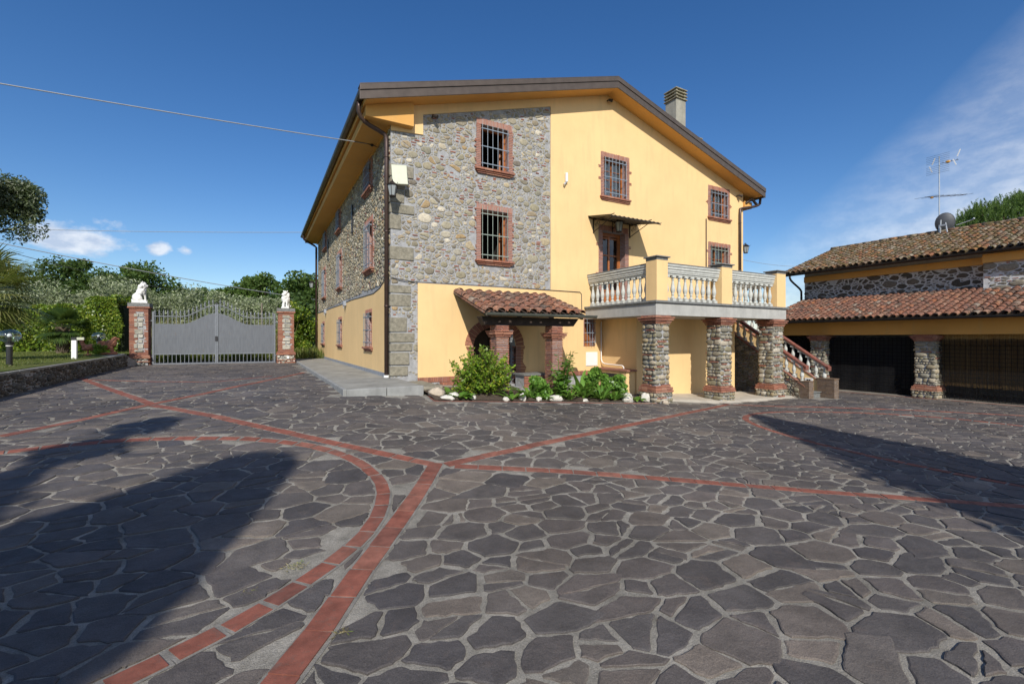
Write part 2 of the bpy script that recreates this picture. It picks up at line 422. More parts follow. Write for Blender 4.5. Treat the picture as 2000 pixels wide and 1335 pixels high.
def gza(x, y):
    x = np.asarray(x, float); y = np.asarray(y, float)
    return _phi((x[..., None] - CP[:, 0]) ** 2 + (y[..., None] - CP[:, 1]) ** 2) @ _W[:_n] + _W[_n] + _W[_n + 1] * x + _W[_n + 2] * y
def gz(x, y): return float(gza(x, y))

def grid_obj(name, xs, ys, zf, mat):
    X, Y = np.meshgrid(xs, ys); Z = zf(X, Y)
    nx, ny = len(xs), len(ys)
    i = np.arange(nx * ny).reshape(ny, nx)
    f = np.stack([i[:-1, :-1], i[:-1, 1:], i[1:, 1:], i[1:, :-1]], -1).reshape(-1, 4)
    return arr_obj(name, np.stack([X, Y, Z], -1).reshape(-1, 3), f, mat, None, True)

court = grid_obj('courtyard', np.arange(-4.6, 20.01, .3), np.arange(-14, 26.6, .3), gza, JOINT)
structure(court); court['label'] = 'courtyard of dark crazy paving with pale joints'
cl = lambda X, a, b: np.clip(X, a, b)
fx = np.r_[-400, -250, -150, -90, -60, -45, -35, np.arange(-30, 40, 1.5), 45, 60, 90, 150, 250, 400]
fy = np.r_[-200, -100, -60, -40, -30, np.arange(-25, 50, 1.5), 60, 90, 150, 250, 400, 600]
structure(grid_obj('ground', fx, fy, lambda X, Y: gza(cl(X, -12, 22), cl(Y, -8, 33)) - .05, FIELD))
lawn = grid_obj('lawn', np.r_[-60, -40, -30, np.arange(-24, -4.4, .5), -4.45], np.r_[-10, np.arange(0, 27, .6), 27.5], lambda X, Y: 1.0 + .006 * (Y - 13) + .03 * np.sin(X * .7) * np.sin(Y * .5) * (X < -5), LAWN)
structure(lawn)

# ------------------------------------------------------------------ brick bands in the paving
def resample(pts, step):
    P = [Vector(p) for p in pts]; out = []; 
    L = [0]
    for a, b in zip(P, P[1:]): L.append(L[-1] + (b - a).length)
    n = max(1, round(L[-1] / step))
    for k in range(n + 1):
        d = L[-1] * k / n
        j = 0
        while j < len(P) - 2 and L[j + 1] < d: j += 1
        t = (d - L[j]) / max(1e-6, L[j + 1] - L[j])
        out.append(P[j].lerp(P[j + 1], t))
    return out
def smooth_line(pts, it=2):
    for _ in range(it):
        q = [pts[0]]
        for a, b in zip(pts, pts[1:]):
            q.append((a[0] * .75 + b[0] * .25, a[1] * .75 + b[1] * .25)); q.append((a[0] * .25 + b[0] * .75, a[1] * .25 + b[1] * .75))
        q.append(pts[-1]); pts = q
    return pts
BANDS = []
def band(pts, w=.14, L=.29, gap=.012, sm=0, name='brick_band', label=None):
    if sm: pts = smooth_line(pts, sm)
    P = resample([(a, b) for a, b in pts], L); BANDS.append(([(p.x, p.y) for p in P], w))
    mb = MB(); bs = MB()
    for i, (a, b) in enumerate(zip(P, P[1:])):
        d = (b - a).normalized(); n = Vector((-d.y, d.x))
        def q(p, s, o): return p + n * s
        g = gap * random.uniform(.6, 1.8)
        sh = random.uniform(-.006, .006)
        a2 = a + d * g * .5; b2 = b - d * g * .5
        dn = (P[min(i + 2, len(P) - 1)] - P[max(i - 1, 0)]).normalized()
        c = [a2 + n * (w / 2 + sh), a2 - n * (w / 2 - sh), b2 - n * (w / 2 - sh), b2 + n * (w / 2 + sh)]
        z = random.uniform(.008, .014)
        mb.hexa([(p.x, p.y, gz(p.x, p.y) - .02) for p in c], [(p.x, p.y, gz(p.x, p.y) + z) for p in c])
        wm = w / 2 + .02
        c = [a + n * wm, a - n * wm, b - n * wm, b + n * wm]
        bs.add([(p.x, p.y, gz(p.x, p.y) + .005) for p in c], [(0, 1, 2, 3)])
    o = mb.build(name, BANDT); structure(o); o['label'] = label
    k = bs.build('band_bedding', BANDM, o)
band([(-2.93,8.37),(-2.36,9.04),(-1.65,10.04),(-.95,11.0),(-.07,12.74),(1.3,16.2)], label='red brick band running to the walkway')
band([(-4.3,16.8),(-2.58,12.32),(-1.68,10.12)], label='red brick band from the low wall')
band([(-1.6,9.9),(-.04,7.71),(.87,6.58),(1.87,5.4)], label='red brick band down to the corner of the bands')
band([(1.93,5.42),(1.48,4.66),(1.03,3.97),(.62,3.35),(.3,2.8),(-.3,1.9),(-1.2,.5)], w=.165, L=.34, label='widest red brick band in the foreground')
band([(-4.4,7.0),(-2.63,7.51),(-2.21,7.58),(-1.75,7.6),(-1.21,7.53),(-.63,7.33),(-.04,7.06),(.5,6.66),(.95,6.08),(1.15,5.43),(1.16,4.86),(1.0,4.33),(.78,3.93),(.51,3.62),(.29,3.42),(.1,3.26),(-.17,3.06),(-.41,2.93),(-.75,2.76),(-1.4,2.5)], w=.13, L=.27, gap=.03, sm=1, label='curved red brick band on the left')
band([(2.02,5.32),(3.08,5.57),(4.83,6.06),(7.64,6.93),(11.5,8.2)], label='red brick band running to the middle pillar')
band([(2.1,5.24),(3.31,4.62),(4.35,3.94),(5.29,3.25),(6.15,2.57),(7.33,1.64),(9,.3)], label='red brick band to the right edge')
band([(15.3,1.5),(14.95,3.4),(14.7,4.7),(13.8,5.85),(12.35,6.72),(11.13,6.95),(10.1,6.75),(9.4,6.3),(8.86,5.45),(8.55,4.34),(8.42,2.9),(8.5,1.5)], w=.13, L=.27, gap=.03, sm=1, label='curved red brick band on the right')
band([(11.58,8.13),(13.7,6.96),(15.58,5.35),(17.03,3.8),(18.5,2)], label='far red brick band before the garage')
band([(-3.98,16.2),(-2.34,14.6),(-.96,13.6),(.31,14.9)], w=.1, label='thin red brick band near the gate')
band([(19.72,11),(19.72,-3)], w=.12, label='red brick edge before the nets')

# ------------------------------------------------------------------ rubble generator
def pack_cells(u0, u1, v0, v1, classes, seed, mask, res, sv=1.35, gap=(.006, .02), gapfun=None, extra=1.6, crowd=.86, step=.05, wav=.012, split=0.0, cut=.25):
    """weighted Voronoi packing: returns (centre, outline) of close-fitting irregular stones; mask[v,u] True = free"""
    rg = random.Random(seed); S = []; R_ = []; cell = max(c[0] for c in classes) * 2; H = {}
    nv, nu = mask.shape
    def free(u, v):
        a, b = int((u - u0) / res), int((v - v0) / res)
        return 0 <= a < nu and 0 <= b < nv and mask[b, a]
    area = (u1 - u0) * (v1 - v0)
    for r, dens in classes:
        for _ in range(int(area * dens)):
            u = rg.uniform(u0, u1); v = rg.uniform(v0, v1)
            if not free(u, v): continue
            p = (u, v * sv); k = (int(p[0] / cell), int(p[1] / cell)); rr = r * rg.uniform(.8, 1.2); ok = True
            for a in (-1, 0, 1):
                for b in (-1, 0, 1):
                    for q in H.get((k[0] + a, k[1] + b), ()):
                        if (S[q][0] - p[0]) ** 2 + (S[q][1] - p[1]) ** 2 < ((R_[q] + rr) * crowd) ** 2: ok = False; break
                    if not ok: break
                if not ok: break
            if ok: H.setdefault(k, []).append(len(S)); S.append(p); R_.append(rr)
    out = []; todo = []
    for i, (cx, cy) in enumerate(S):
        ri = R_[i]; e = extra * ri; off = rg.uniform(0, .7)
        P = [(cx + e * math.cos(off + k * math.pi / 4), cy + e * math.sin(off + k * math.pi / 4)) for k in range(8)]
        k = (int(cx / cell), int(cy / cell))
        for a in (-1, 0, 1):
            for b in (-1, 0, 1):
                for q in H.get((k[0] + a, k[1] + b), ()):
                    if q == i: continue
                    dx, dy = S[q][0] - cx, S[q][1] - cy; d = math.hypot(dx, dy)
                    if d > e + R_[q] * extra: continue
                    nx, ny = dx / d, dy / d
                    t = (d * d - R_[q] ** 2 + ri ** 2) / (2 * d)
                    g = gapfun(cx, cy / sv, rg) if gapfun else rg.uniform(*gap)
                    lim = max(t - g * .5, ri * .25) + nx * cx + ny * cy
                    Q = []; n = len(P)
                    for m in range(n):
                        A, B = P[m], P[(m + 1) % n]; fa = nx * A[0] + ny * A[1] - lim; fb = nx * B[0] + ny * B[1] - lim
                        if fa <= 0: Q.append(A)
                        if (fa < 0) != (fb < 0): w = fa / (fa - fb); Q.append((A[0] + (B[0] - A[0]) * w, A[1] + (B[1] - A[1]) * w))
                    P = Q
                    if len(P) < 3: break
                if len(P) < 3: break
            if len(P) < 3: break
        if len(P) < 3: continue
        parts = [P]
        if rg.random() < split and len(P) > 4:
            th = rg.uniform(0, 3.14); nx, ny = math.cos(th), math.sin(th); o_ = nx * cx + ny * cy + rg.uniform(-.3, .3) * ri; parts = []; g = rg.uniform(*gap) if not gapfun else gapfun(cx, cy / sv, rg)
            for sg in (-1, 1):
                Q = []; n = len(P)
                for m in range(n):
                    A, B = P[m], P[(m + 1) % n]; fa = sg * (nx * A[0] + ny * A[1] - o_) + g / 2; fb = sg * (nx * B[0] + ny * B[1] - o_) + g / 2
                    if fa <= 0: Q.append(A)
                    if (fa < 0) != (fb < 0): w = fa / (fa - fb); Q.append((A[0] + (B[0] - A[0]) * w, A[1] + (B[1] - A[1]) * w))
                if len(Q) > 2: parts.append(Q)
        todo += [(sum(p[0] for p in Q) / len(Q), sum(p[1] for p in Q) / len(Q), Q, ri * (1 if len(parts) == 1 else .65)) for Q in parts]
    for (cx, cy, P, ri) in todo:
        P = [(x, y / sv) for x, y in P]; cy0 = cy / sv; n = len(P)
        # cut corners and subdivide with a little waviness
        Q = []
        for m in range(n):
            A, B = P[m], P[(m + 1) % n]; L = math.hypot(B[0] - A[0], B[1] - A[1])
            if L < step * .3: Q.append(A); continue
            c = min(cut, step * .5 / L) if L > step else .25; kk = max(1, int(L / step))
            for z in range(kk + 1):
                w = c + (1 - 2 * c) * z / kk; Q.append((A[0] + (B[0] - A[0]) * w + rg.uniform(-wav, wav), A[1] + (B[1] - A[1]) * w + rg.uniform(-wav, wav)))
        # pull back where an obstacle is met
        O = []
        for (x, y) in Q:
            dx, dy = x - cx, y - cy0; L = math.hypot(dx, dy); t = 0; st = res / max(L, 1e-6)
            while t < 1 and free(cx + dx * t, cy0 + dy * t): t += st
            t = min(1, max(0, t - st)); O.append((cx + dx * t, cy0 + dy * t))
        ar = abs(sum(O[m][0] * O[(m + 1) % len(O)][1] - O[(m + 1) % len(O)][0] * O[m][1] for m in range(len(O)))) / 2
        if ar < (ri * .4) ** 2 or not free(cx, cy0): continue
        out.append(((cx, cy0), O, ri))
    return out

def rubble(mb, u0, u1, z0, z1, classes, seed, inside=None, bulge=.3, brick=.04, gap=(.004, .022), mi=0, mib=1, res=.0125, sv=1.4, hmax=.05, step=.06, wav=.004, extra=1.5, split=.1, cut=.25):
    rg = random.Random(seed)
    nu = int((u1 - u0) / res) + 1; nz = int((z1 - z0) / res) + 1
    U, Z = np.meshgrid(u0 + np.arange(nu) * res, z0 + np.arange(nz) * res)
    mask = np.ones((nz, nu), bool) if inside is None else inside(U, Z).copy()
    for _ in range(int((u1 - u0) * (z1 - z0) * brick * 60)):
        u = rg.uniform(u0, u1); z = rg.uniform(z0, z1); w = rg.uniform(.06, .16); k = rg.choice([1, 1, 2, 3])
        for i in range(k):
            zz = z + i * .04; uu = u + rg.uniform(-.02, .02); h = rg.uniform(.011, .015); w2 = w * rg.uniform(.8, 1.1)
            a, b = int((uu - w2 / 2 - u0) / res), int((uu + w2 / 2 - u0) / res) + 1; c, d = int((zz - h - z0) / res), int((zz + h - z0) / res) + 1
            if a < 0 or c < 0 or b >= nu or d >= nz or not mask[c:d, a:b].all(): continue
            mask[max(c - 1, 0):d + 1, max(a - 1, 0):b + 1] = False
            mb.box(uu - w2 / 2, uu + w2 / 2, -rg.uniform(.008, .02), .02, zz - h, zz + h, mib, .003)
    for (cx, cz), O, r in pack_cells(u0, u1, z0, z1, classes, seed, mask, res, sv, gap, step=step, wav=wav, extra=extra, split=split, cut=cut):
        n = len(O); h = min(hmax, r * bulge * rg.uniform(.5, 1.3) + .005); tx, tz = rg.uniform(-.25, .25), rg.uniform(-.25, .25)
        vs = []
        for f, hh in ((1.0, -1), (.95, .5), (.72, .93)):
            for (x, y) in O:
                dx, dy = (x - cx), (y - cz); vs.append((cx + dx * f, .012 if hh < 0 else -h * hh * (1 + tx * dx / r + tz * dy / r), cz + dy * f))
        vs.append((cx, -h, cz)); fs = []
        for k in (0, 1): fs += [(k * n + m, k * n + (m + 1) % n, (k + 1) * n + (m + 1) % n, (k + 1) * n + m) for m in range(n)]
        fs += [(2 * n + m, 2 * n + (m + 1) % n, 3 * n) for m in range(n)]
        mb.add(vs, fs, mi)

def sm_by_mat(o, idx=(0,)):
    me = o.data
    mi = np.empty(len(me.polygons), np.int32); me.polygons.foreach_get('material_index', mi)
    me.polygons.foreach_set('use_smooth', np.isin(mi, idx)); me.update()

def frame_front(y): return Matrix.Translation((0, y, 0))
def frame_left(x):  # outward normal -x ; local x = -worldY
    return Matrix(((0, 1, 0, x), (-1, 0, 0, 0), (0, 0, 1, 0), (0, 0, 0, 1)))

# ================================================================== FARMHOUSE
WY, WX0, WX1, WYB = 11.59, 2.92, 17.12, 27.67
RX, RZ, RS = 10.0, 9.98, .30
def zr(x): return RZ - RS * abs(x - RX)
def zt(x): return zr(x) - .34
house = thing('farmhouse', 'large yellow and stone farmhouse with gabled roof, balcony and tiled porch', 'house', (10, 18, 0))
FF = frame_front(WY); FL = frame_left(WX0)

def rect(x0, x1, z0, z1): return [(x0, z0), (x1, z0), (x1, z1), (x0, z1)]
ARCH = [(5.2, .32), (6.55, .32), (6.55, 1.45)] + [(5.875 + .675 * math.cos(t), 1.45 + .53 * math.sin(t)) for t in [math.pi * k / 10 for k in range(1, 10)]] + [(5.2, 1.45)]
w1 = (5.42, 6.31, 6.42, 7.65); w2 = (5.42, 6.30, 3.86, 5.27); w3 = (9.86, 10.84, 6.31, 7.60); w4 = (15.12, 16.14, 6.32, 7.37)
w5 = (15.12, 16.17, 3.95, 5.2); w6 = (9.05, 9.45, 1.4, 2.27); dr = (9.80, 10.78, 2.66, 5.18)
HF = [rect(*w) for w in (w1, w2, w3, w4, w5, w6, dr)] + [ARCH]
mb = MB(FF)
mb.prism([(WX0, -.6), (WX1, -.6), (WX1, zt(WX1)), (RX, zt(RX)), (WX0, zt(WX0))], HF, 0, .35)
mb.build('wall', [MORTAR], house)
# stucco skin on the gable front
mb = MB(FF)
def zs(x): return 7.52 + .30 * (x - 3.76)
outer = [(3.62, .63), (5.08, .63), (9.75, .63), (9.75, -.4), (WX1, -.4), (WX1, zt(WX1)), (RX, zt(RX)), (WX0, zt(WX0)), (WX0, 6.93), (3.76, 6.99), (3.76, zs(3.76)), (7.78, zs(7.78)), (7.78, 3.12), (3.62, 3.10)]
# the arch and door notch are holes
mb.prism(outer, [rect(*w) for w in (w3, w4, w5, w6, dr)] + [[(5.2, .7), (6.55, .7)] + ARCH[2:]], -.03, .0)
mb.build('stucco', [STUC], house)
# rubble skin on the gable front
def in_rect(U, Z, r, m=0): return (U > r[0] - m) & (U < r[1] + m) & (Z > r[2] - m) & (Z < r[3] + m)
def ins_front(U, Z):
    a = (U > 3.6) & (U < 7.76) & (Z > 3.13) & (Z < zs(U) - .01) | (U > 2.93) & (U <= 3.62) & (Z > .66) & (Z < 6.92)
    a &= ~((U < 3.77) & (Z > 6.95)) 
    for w in (w1, w2): a &= ~(in_rect(U, Z, w, .14) | ((U > w[0] - .18) & (U < w[1] + .18) & (Z > w[2] - .18) & (Z < w[2] + .02)))
    return a
mb = MB(FF)
# big corner quoins
rg = random.Random(3); z = .7
qz = []
while z < 6.8:
    h = rg.uniform(.20, .42); w = rg.uniform(.22, .62)
    if z + h > 6.9: break
    if rg.random() < .7: qz.append((z, h, w))
    z += h + .02
def ins_corner(U, Z):
    a = ins_front(U, Z)
    for (z, h, w) in qz: a &= ~((U < WX0 + w + .01) & (Z > z - .015) & (Z < z + h + .015))
    return a
rubble(mb, WX0, 7.78, .64, 8.8, [(.19, 2), (.14, 10), (.10, 40), (.07, 120), (.045, 260), (.03, 250), (.02, 400)], 11, ins_corner, .12, .11, extra=2.2, split=.42, hmax=.017, cut=.10, wav=.006)
o = mb.build('rubble_facing', [STONE, BRICK], house); sm_by_mat(o)
for z, h, w in qz:
    mb = MB()
    d = rg.uniform(.22, .5) if w < .48 else rg.uniform(.15, .25)
    e = .022
    mb.box(WX0 - e, WX0 + w, WY - e - rg.uniform(0, .01), WY + d, z + .008, z + h - .008, 0, .008)
    mb.build('quoin', [QUOIN], house, bevel=.012)
# plinth of upright bricks along the front
mb = MB(FF)
def soldier(mb, x0, x1, z0, z1, y0, y1, pitch=.062, mi=0):
    x = x0
    while x < x1 - .02:
        w = pitch * random.uniform(.8, 1.05)
        mb.box(x + .005, min(x + w - .005, x1), y0 - random.uniform(0, .008), y1, z0, z1, mi, .002); x += w
mb.box(3.58, 5.1, -.04, .0, .3, .625, 1); soldier(mb, 3.6, 5.1, .50, .63, -.055, 0)
mb.box(6.6, 9.75, -.04, .0, -.1, .625, 1); soldier(mb, 6.62, 9.75, .50, .63, -.075, 0)
soldier(mb, 4.2, 5.0, .33, .49, -.3, -.04)
mb.build('brick_plinth', [BRICK, MORTAR], house)
# side wall
slits = [(16.84, 5.4, 6.4), (23.36, 5.4, 6.4)]
sw_low = [(13.65, 14.5, 1.4, 2.42), (19.15, 20.0, 1.4, 2.42), (24.65, 25.5, 1.4, 2.42)]
sw_mid = [(13.6, 14.5, 3.72, 5.1), (19.3, 20.2, 3.72, 5.1), (24.3, 25.2, 3.72, 5.1)]
sw_up = [(13.75, 14.6, 6.12, 6.95), (19.6, 20.4, 6.12, 6.95), (24.0, 24.8, 6.12, 6.95)]
L_ = lambda r: (-r[1], -r[0], r[2], r[3])
HS = [rect(*L_(r)) for r in sw_low + sw_mid + sw_up] + [rect(-y - .07, -y + .07, a, b) for y, a, b in slits]
mb = MB(FL)
mb.prism([(-WYB, 0), (-WY - .35, 0), (-WY - .35, 7.25), (-WYB, 7.25)], HS, 0, .35)
mb.build('side_wall', [MORTAR], house)
mb = MB(FL)
top = [(-12.0, 3.16), (-12.6, 3.02), (-13.4, 2.94), (-15, 2.97), (-17, 3.02), (-19.5, 3.0), (-22, 3.03), (-25, 3.03), (-WYB, 3.06)]
mb.prism([(-WYB, .66), (-12.0, .66)] + top, [rect(*L_(r)) for r in sw_low], -.035, 0)
mb.build('side_stucco', [STUC], house)
mb = MB(FL); mb.box(-WYB, -12.0, -.05, -.036, .65, .75); mb.build('skirting', [M_basic('grey_skirting', (.26, .28, .31), .8)], house)
def ins_side(U, Z):
    a = (U < -11.62) & (U > -WYB) & (Z < 7.12) & ((Z > 3.1) | ((U > -12.0) & (Z > .66)))
    for (y, s0, s1) in slits: a &= ~(in_rect(U, Z, (-y - .07, -y + .07, s0, s1), .02))
    for w in sw_mid + sw_up: a &= ~(in_rect(U, Z, L_(w), .12))
    for (z, h, w) in qz: a &= ~((U > -12.0) & (Z > z - .01) & (Z < z + h + .01))
    return a
mb = MB(FL)
rubble(mb, -WYB, -WY - .02, .66, 7.15, [(.12, 5), (.08, 60), (.05, 250), (.033, 200)], 12, ins_side, .4, .07, step=.1, hmax=.03, extra=1.8)
o = mb.build('side_rubble_facing', [STONE, BRICK], house); sm_by_mat(o)
# other walls and inside floors
mb = MB()
mb.box(WX1 - .35, WX1, WY + .35, WYB, -.6, zt(WX1) - .02)
mb.prism([(WX0 + .01, -.6), (WX1 - .01, -.6), (WX1 - .01, zt(WX1) - .02), (RX, zt(RX) - .02), (WX0 + .01, zt(WX0) - .02)], [], WYB, WYB + .3)
mb.build('back_wall', [STUC], house)
mb = MB()
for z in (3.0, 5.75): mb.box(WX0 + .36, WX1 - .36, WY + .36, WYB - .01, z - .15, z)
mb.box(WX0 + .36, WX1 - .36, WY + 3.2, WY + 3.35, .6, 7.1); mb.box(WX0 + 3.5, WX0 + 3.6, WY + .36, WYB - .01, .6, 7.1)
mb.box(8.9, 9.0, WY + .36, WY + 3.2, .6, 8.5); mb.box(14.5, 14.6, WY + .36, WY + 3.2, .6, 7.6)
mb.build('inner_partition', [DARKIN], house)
# roof
mb = MB()
YF, YBK = 11.04, 28.3; XL, XR = 2.06, 17.78
def slab(x0, x1, t0, t1, y0, y1, mi):
    mb.hexa([(x0, y0, zr(x0) - t0), (x1, y0, zr(x1) - t0), (x1, y1, zr(x1) - t0), (x0, y1, zr(x0) - t0)],
            [(x0, y0, zr(x0) - t1), (x1, y0, zr(x1) - t1), (x1, y1, zr(x1) - t1), (x0, y1, zr(x0) - t1)], mi)
slab(XL + .15, RX, .34, .05, YF + .02, YBK, 0); slab(RX, XR - .15, .34, .05, YF + .02, YBK, 0)
roof = mb.build('roof', [STUC2], house)
mb = MB()
def strip(x0, x1, t0, t1, y0, y1): 
    mb.hexa([(x0, y0, zr(x0) - t0), (x1, y0, zr(x1) - t0), (x1, y1, zr(x1) - t0), (x0, y1, zr(x0) - t0)],
            [(x0, y0, zr(x0) - t1), (x1, y0, zr(x1) - t1), (x1, y1, zr(x1) - t1), (x0, y1, zr(x0) - t1)])
for x0, x1 in ((XL, RX), (RX, XR)):
    strip(x0, x1, .345, .14, YF - .012, YF + .018); strip(x0, x1, .135, .0, YF - .035, YF + .02)
    strip(x0, x1, .0, -.02, YF - .035, YF + .25)
mb.build('fascia', [BROWN], roof, bevel=.004)
mb = MB()
nrow = 0
for side in (-1, 1):
    L = 8.0
    for k in range(36):
        s0 = k * .22; x = RX + side * s0; x2 = RX + side * (s0 + .2)
        if not XL < x2 < XR: break
        mb.hexa([(min(x, x2), YF + .2, zr(x2) - .03), (max(x, x2), YF + .2, zr(x2) - .03), (max(x, x2), YBK, zr(x2) - .03), (min(x, x2), YBK, zr(x2) - .03)],
                [(min(x, x2), YF + .2, zr(min(x, x2)) + .005), (max(x, x2), YF + .2, zr(max(x, x2)) + .005), (max(x, x2), YBK, zr(max(x, x2)) + .005), (min(x, x2), YBK, zr(min(x, x2)) + .005)])
mb.build('roof_covering', [TILE], roof)
# boxed eaves
mb = MB(); mb.box(2.27, WX0 - .004, WY - .03, YBK - .1, 7.06, 7.26); mb.build('boxed_eave', [STUC2], roof)
mb = MB(); mb.hexa([(2.30, WY - .03, 7.262), (WX0 - .006, WY - .03, 7.262), (WX0 - .006, YBK - .12, 7.262), (2.30, YBK - .12, 7.262)], [(2.30, WY - .03, zt(2.30) - .004), (WX0 - .006, WY - .03, zt(WX0) - .004), (WX0 - .006, YBK - .12, zt(WX0) - .004), (2.30, YBK - .12, zt(2.30) - .004)]); mb.build('eave_infill', [STUC2], roof)
mb = MB(); mb.hexa([(2.262, 11.36, 7.055), (3.45, 11.36, 7.055), (3.45, WY - .034, 7.055), (2.262, WY - .034, 7.055)], [(2.262, 11.36, zt(2.262) - .004), (3.45, 11.36, zt(3.45) - .004), (3.45, WY - .034, zt(3.45) - .004), (2.262, WY - .034, zt(2.262) - .004)]); mb.build('eave_return', [STUC2], roof)
mb = MB(); mb.box(WX1 + .004, 17.6, WY - .1, YBK - .1, 6.95, 7.2); mb.build('boxed_eave', [STUC2], roof)
mb = MB(); mb.box(WX0 - .05, WX0 - .004, WY + .05, YBK - .15, 7.0, 7.058); mb.build('eave_moulding', [STUC2], roof)
def gutter(p0, p1, r=.075, mat=BROWN, parent=house, name='gutter'):
    p0 = Vector(p0); p1 = Vector(p1); d = (p1 - p0).normalized(); s = d.cross(Vector((0, 0, 1))).normalized()
    mb = MB(); n = 9; vs = []; fs = []
    for p in (p0, p1):
        for rr in (r, r - .006):
            for k in range(n):
                t = math.pi + math.pi * k / (n - 1)
                vs.append(tuple(p + s * (math.cos(t) * rr) + Vector((0, 0, math.sin(t) * rr))))
    for k in range(n - 1):
        fs += [(k, k + 1, k + 1 + 2 * n, k + 2 * n), (n + k, 3 * n + k, 3 * n + k + 1, n + k + 1)]
        fs += [(k, n + k, n + k + 1, k + 1), (2 * n + k, 2 * n + k + 1, 3 * n + k + 1, 3 * n + k)]
    fs += [(0, 2 * n, 3 * n, n), (n - 1, 2 * n - 1, 4 * n - 1, 3 * n - 1)]
    fs += [tuple(range(n))[::-1], tuple(range(2 * n, 3 * n))]
    mb.add(vs, fs)
    mb.tube([p0 + s * r + Vector((0, 0, .003)), p1 + s * r + Vector((0, 0, .003))], .009, 6); 
    L = (p1 - p0).length; k = .4
    while k < L:
        q = p0 + d * k; mb.tube([q + s * (r + .003), q + s * (r * .72) - Vector((0, 0, r * .75)), q - Vector((0, 0, r + .003)), q - s * (r * .72) - Vector((0, 0, r * .75))], .007, 5); k += 1.0
    return mb.build(name, [mat], parent)
gutter((2.13, YF + .02, 7.50), (2.13, YBK, 7.42), .09, BROWN)
gutter((17.86, YF + .1, 7.42), (17.86, YBK, 7.38), .08, BROWN)
def pipe(pts, r=.05, mat=BROWN_L, parent=house, name='downpipe', joints=True):
    mb = MB(); mb.tube(pts, r, 12)
    a, b = Vector(pts[-2]), Vector(pts[-1]); d = b - a
    if joints:
        k = .3
        while k < d.length:
            q = a + d.normalized() * k; mb.tube([q, q + d.normalized() * .04], r + .006, 12); k += 1.9
    return mb.build(name, [mat], parent, smooth=True)
def curve(a, b, c, d, n=8):
    a, b, c, d = map(Vector, (a, b, c, d))
    return [tuple(a * (1 - t) ** 3 + b * 3 * t * (1 - t) ** 2 + c * 3 * t * t * (1 - t) + d * t ** 3) for t in [k / n for k in range(n + 1)]]
pipe([(2.13, 11.5, 7.42), (2.13, 11.52, 7.3)] + curve((2.13, 11.54, 7.2), (2.15, 11.6, 7.0), (2.5, 11.64, 6.93), (2.62, 11.66, 6.9), 5) + curve((2.68, 11.68, 6.88), (2.85, 11.7, 6.86), (2.84, 11.7, 6.75), (2.84, 11.7, 6.6), 4) + [(2.84, 11.7, .68)], .055)
pipe([(2.13, 27.4, 7.34)] + curve((2.13, 27.45, 7.2), (2.15, 27.5, 7.0), (2.6, 27.55, 6.95), (2.8, 27.58, 6.75), 6) + [(2.8, 27.58, .68)], .055)
pipe([(17.86, 11.3, 7.34)] + curve((17.86, 11.32, 7.15), (17.8, 11.4, 7.0), (17.2, 11.45, 6.95), (16.86, 11.5, 6.85), 8) + [(16.84, 11.5, 6.6), (16.84, 11.5, 2.7)], .05)
mb = MB(); mb.tube([(WX1 + .05, 11.5, 7.1), (WX1 + .35, 11.42, 7.32), (17.7, 11.36, 7.1)], .055, 8); mb.build('gutter_elbow', [BROWN], house, smooth=True)
for p in ((2.84, 11.7, .66), (2.8, 27.58, .66)):
    mb = MB(); mb.tube([p, (p[0], p[1], .72)], .07, 12); mb.build('pipe_shoe', [WHITE], house)

# ---- windows
def surround(mb, x0, x1, z0, z1, w=.13, wt=.15, yo=-.045, jag=.05, bot=False, seed=0, teeth=()):
    rg = random.Random(seed)
    mb.box(x0 - w, x0 + .003, yo + .012, .163, z0, z1 + wt, 1); mb.box(x1 - .003, x1 + w, yo + .012, .163, z0, z1 + wt, 1); mb.box(x0, x1, yo + .012, .0, z1, z1 + wt, 1)
    z = z0
    while z < z1 - .01:
        for s in (0, 1):
            e = rg.uniform(0, jag) if rg.random() < .5 else 0
            for (tz, tl) in teeth:
                if abs(z - tz) < .06: e = tl * (1 - abs(z - tz) / .09)
            if s == 0: mb.box(x0 - w - e, x0 + .006, yo, .165, z + .006, z + .036, 0, .001)
            else: mb.box(x1 - .006, x1 + w + e, yo, .165, z + .006, z + .036, 0, .001)
        z += .048
    x = x0 - w
    while x < x1 + w - .02:
        mb.box(x + .005, x + .036, yo, 0, z1 + .006, z1 + wt + rg.uniform(0, .015), 0, .002); x += .046
def grille(mb, x0, x1, z0, z1, nv, nh, y=-.07, top=0, r=.0075, over=.02):
    zs_ = [z0 + (z1 - z0) * (k + .5) / nh if nh > 2 else z0 + (z1 - z0) * (.22 + .56 * k) for k in range(nh)]
    if nh == 3: zs_ = [z0 + .14, (z0 + z1) / 2, z1 - .12]
    for k in range(nv):
        x = x0 + .03 + (x1 - x0 - .06) * k / (nv - 1)
        mb.tube([(x, y, z0 + .03), (x, y, z1 + top)], r, 6)
    for z in zs_:
        mb.box(x0, x1, y - .012, y - .004, z - .012, z + .012)
        mb.box(x0, x0 + .02, y - .01, .02, z - .012, z + .012); mb.box(x1 - .02, x1, y - .01, .02, z - .012, z + .012)
